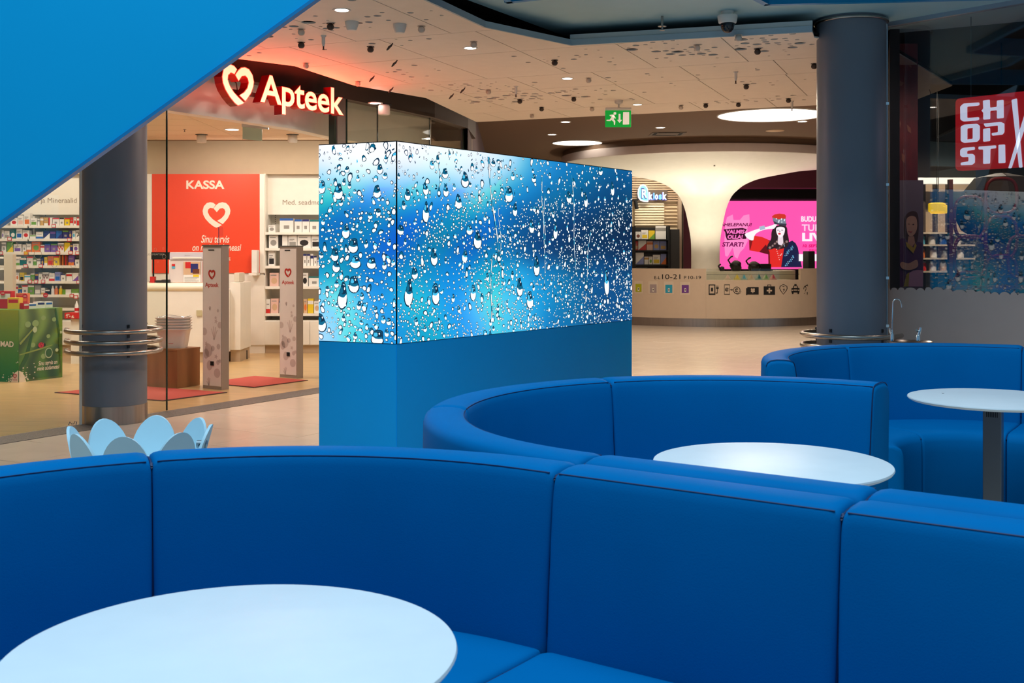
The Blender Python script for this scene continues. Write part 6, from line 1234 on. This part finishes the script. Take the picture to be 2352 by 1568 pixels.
# shelves and lamps deep inside
SHD = 13.0; sx_ = lambda px: (px-CX)*SHD/F; sz_ = lambda py: CAMZ-(py-HZ)*SHD/F
sh_ = thing('bar_shelf', 'beige back shelf of the restaurant seen dimly through the glass', 'shelving', (sx_(2180), SHD+.2, 0))
MB().box(sx_(2105), sx_(2245), SHD+.25, SHD+.38, 0, sz_(405)).build('back', rgb('bar_beige', 190, 166, 138, .6), sh_)
for y in (533, 561, 592, 622): MB().box(sx_(2108), sx_(2240), SHD, SHD+.249, sz_(y)-.02, sz_(y)).build('shelf_board', rgb('bar_light', 230, 214, 190, .5), sh_)
for px in (2132, 2160, 2190): MB().box(sx_(px), sx_(px)+.03, SHD+.16, SHD+.249, 0, sz_(420)).build('upright', M_dark, sh_)
MB().box(sx_(2108), sx_(2240), SHD-.02, SHD+.1, sz_(422), sz_(408)).build('light_rail', mat('bar_glow', (.8, .8, .7), .5, emit=(1, .92, .78), es=.7), sh_)
for k, (px, y, c) in enumerate(((2122, 561, 'cyan'), (2146, 561, 'white'), (2172, 561, 'blue'), (2205, 561, 'white'), (2122, 592, 'orange'), (2150, 592, 'white'), (2174, 592, 'grey'), (2212, 592, 'white'), (2125, 622, 'red'), (2148, 622, 'white'), (2172, 622, 'beige'), (2208, 622, 'grey'))):
    b0 = Vector((sx_(px), SHD+.08, sz_(y)+.001)); t = thing('jar', '%s jar, %s from left on the %s restaurant shelf' % (c, ORD[k % 4], ['upper', 'middle', 'lower'][k//4]), 'jar', b0, 'jars on the restaurant shelf'); MB().lathe([(0, 0), (.04, 0), (.042, .01), (.042, .08), (.03, .095), (0, .095)], b0, 14).build('body', pm(c), t, 40); MB().lathe([(.033, .095), (.033, .11), (0, .112)], b0, 14).build('lid', pm('grey'), t, 40)
for k, (px, y) in enumerate(((2152, 476), (2172, 478))):
    q = Vector(((px-CX)*12.2/F, 12.2+.2*k, CAMZ-(y-HZ)*12.2/F)); t = thing('yellow_lamp', 'yellow pendant lamp in the restaurant, %s' % ('left one' if k == 0 else 'right one'), 'lamp', q-Z*.09, 'yellow restaurant lamps'); MB().lathe([(.085, -.05), (.09, -.04), (.09, .04), (.06, .05)], q, 20, close=False).build('shade', mat('yellow_glow', s2l(230, 180, 20), .5, emit=s2l(240, 196, 20), es=1.1), t, 40); MB().tube([q+Z*.04, Vector((q.x, q.y, 3.48))], .004, 6).build('cord', M_black, t)
spot('restaurant_fill_light', (4.9, 12.0, 3.4), 210, (1, .85, .65), 130); spot('restaurant_fill_light', (4.0, 9.35, 3.4), 34, (1, .82, .66), 140)  # added spots brightening the shelf, pilaster, poster and rings; no fixture behind them
q = at(2300, 480, 10.6); t = thing('faceted_pendant', 'large dark faceted pendant lamp below the red sign', 'lamp', q-Z*.32)
MB().lathe([(.06, .34), (.24, .30), (.46, .02), (.36, -.20), (.15, -.33), (0, -.34)], q, 7).build('shade', rgb('pendant_brown', 78, 64, 56, .6), t); MB().tube([q+Z*.33, Vector((q.x, q.y, 3.48))], .006, 6).build('cord', M_black, t)
# red ring screen
QD = 9.9; qx = lambda px: (px-CX)*QD/F; qz = lambda py: CAMZ-(py-HZ)*QD/F
rs_ = thing('ring_screen', 'red openwork screen of oval rings inside the restaurant', 'screen', (qx(2260), QD, 0)); M_rr = rgb('ring_red', 150, 30, 34, .45)
MB().box(qx(2178), qx(2187), QD-.02, QD+.02, .001, qz(412)).build('post', M_rr, rs_); MB().box(qx(2370), qx(2379), QD-.02, QD+.02, .001, qz(412)).build('post', M_rr, rs_); MB().box(qx(2178), qx(2379), QD-.02, QD+.02, qz(664), qz(655)).build('rail', M_rr, rs_)
for cx_, cy_, w_, h in ((2228, 500, 36, 48), (2228, 590, 36, 48), (2300, 545, 36, 48), (2300, 635, 36, 48), (2345, 590, 30, 48), (2300, 450, 36, 40), (2228, 655, 36, 30)):
    MB().tube([(qx(cx_)+w_*QD/F*math.copysign(abs(math.cos(a))**.6, math.cos(a)), QD, qz(cy_)+h*QD/F*math.copysign(abs(math.sin(a))**.75, math.sin(a))) for a in [i*2*math.pi/32 for i in range(32)]], .016, 8, True).build('ring', M_rr, rs_, 60)
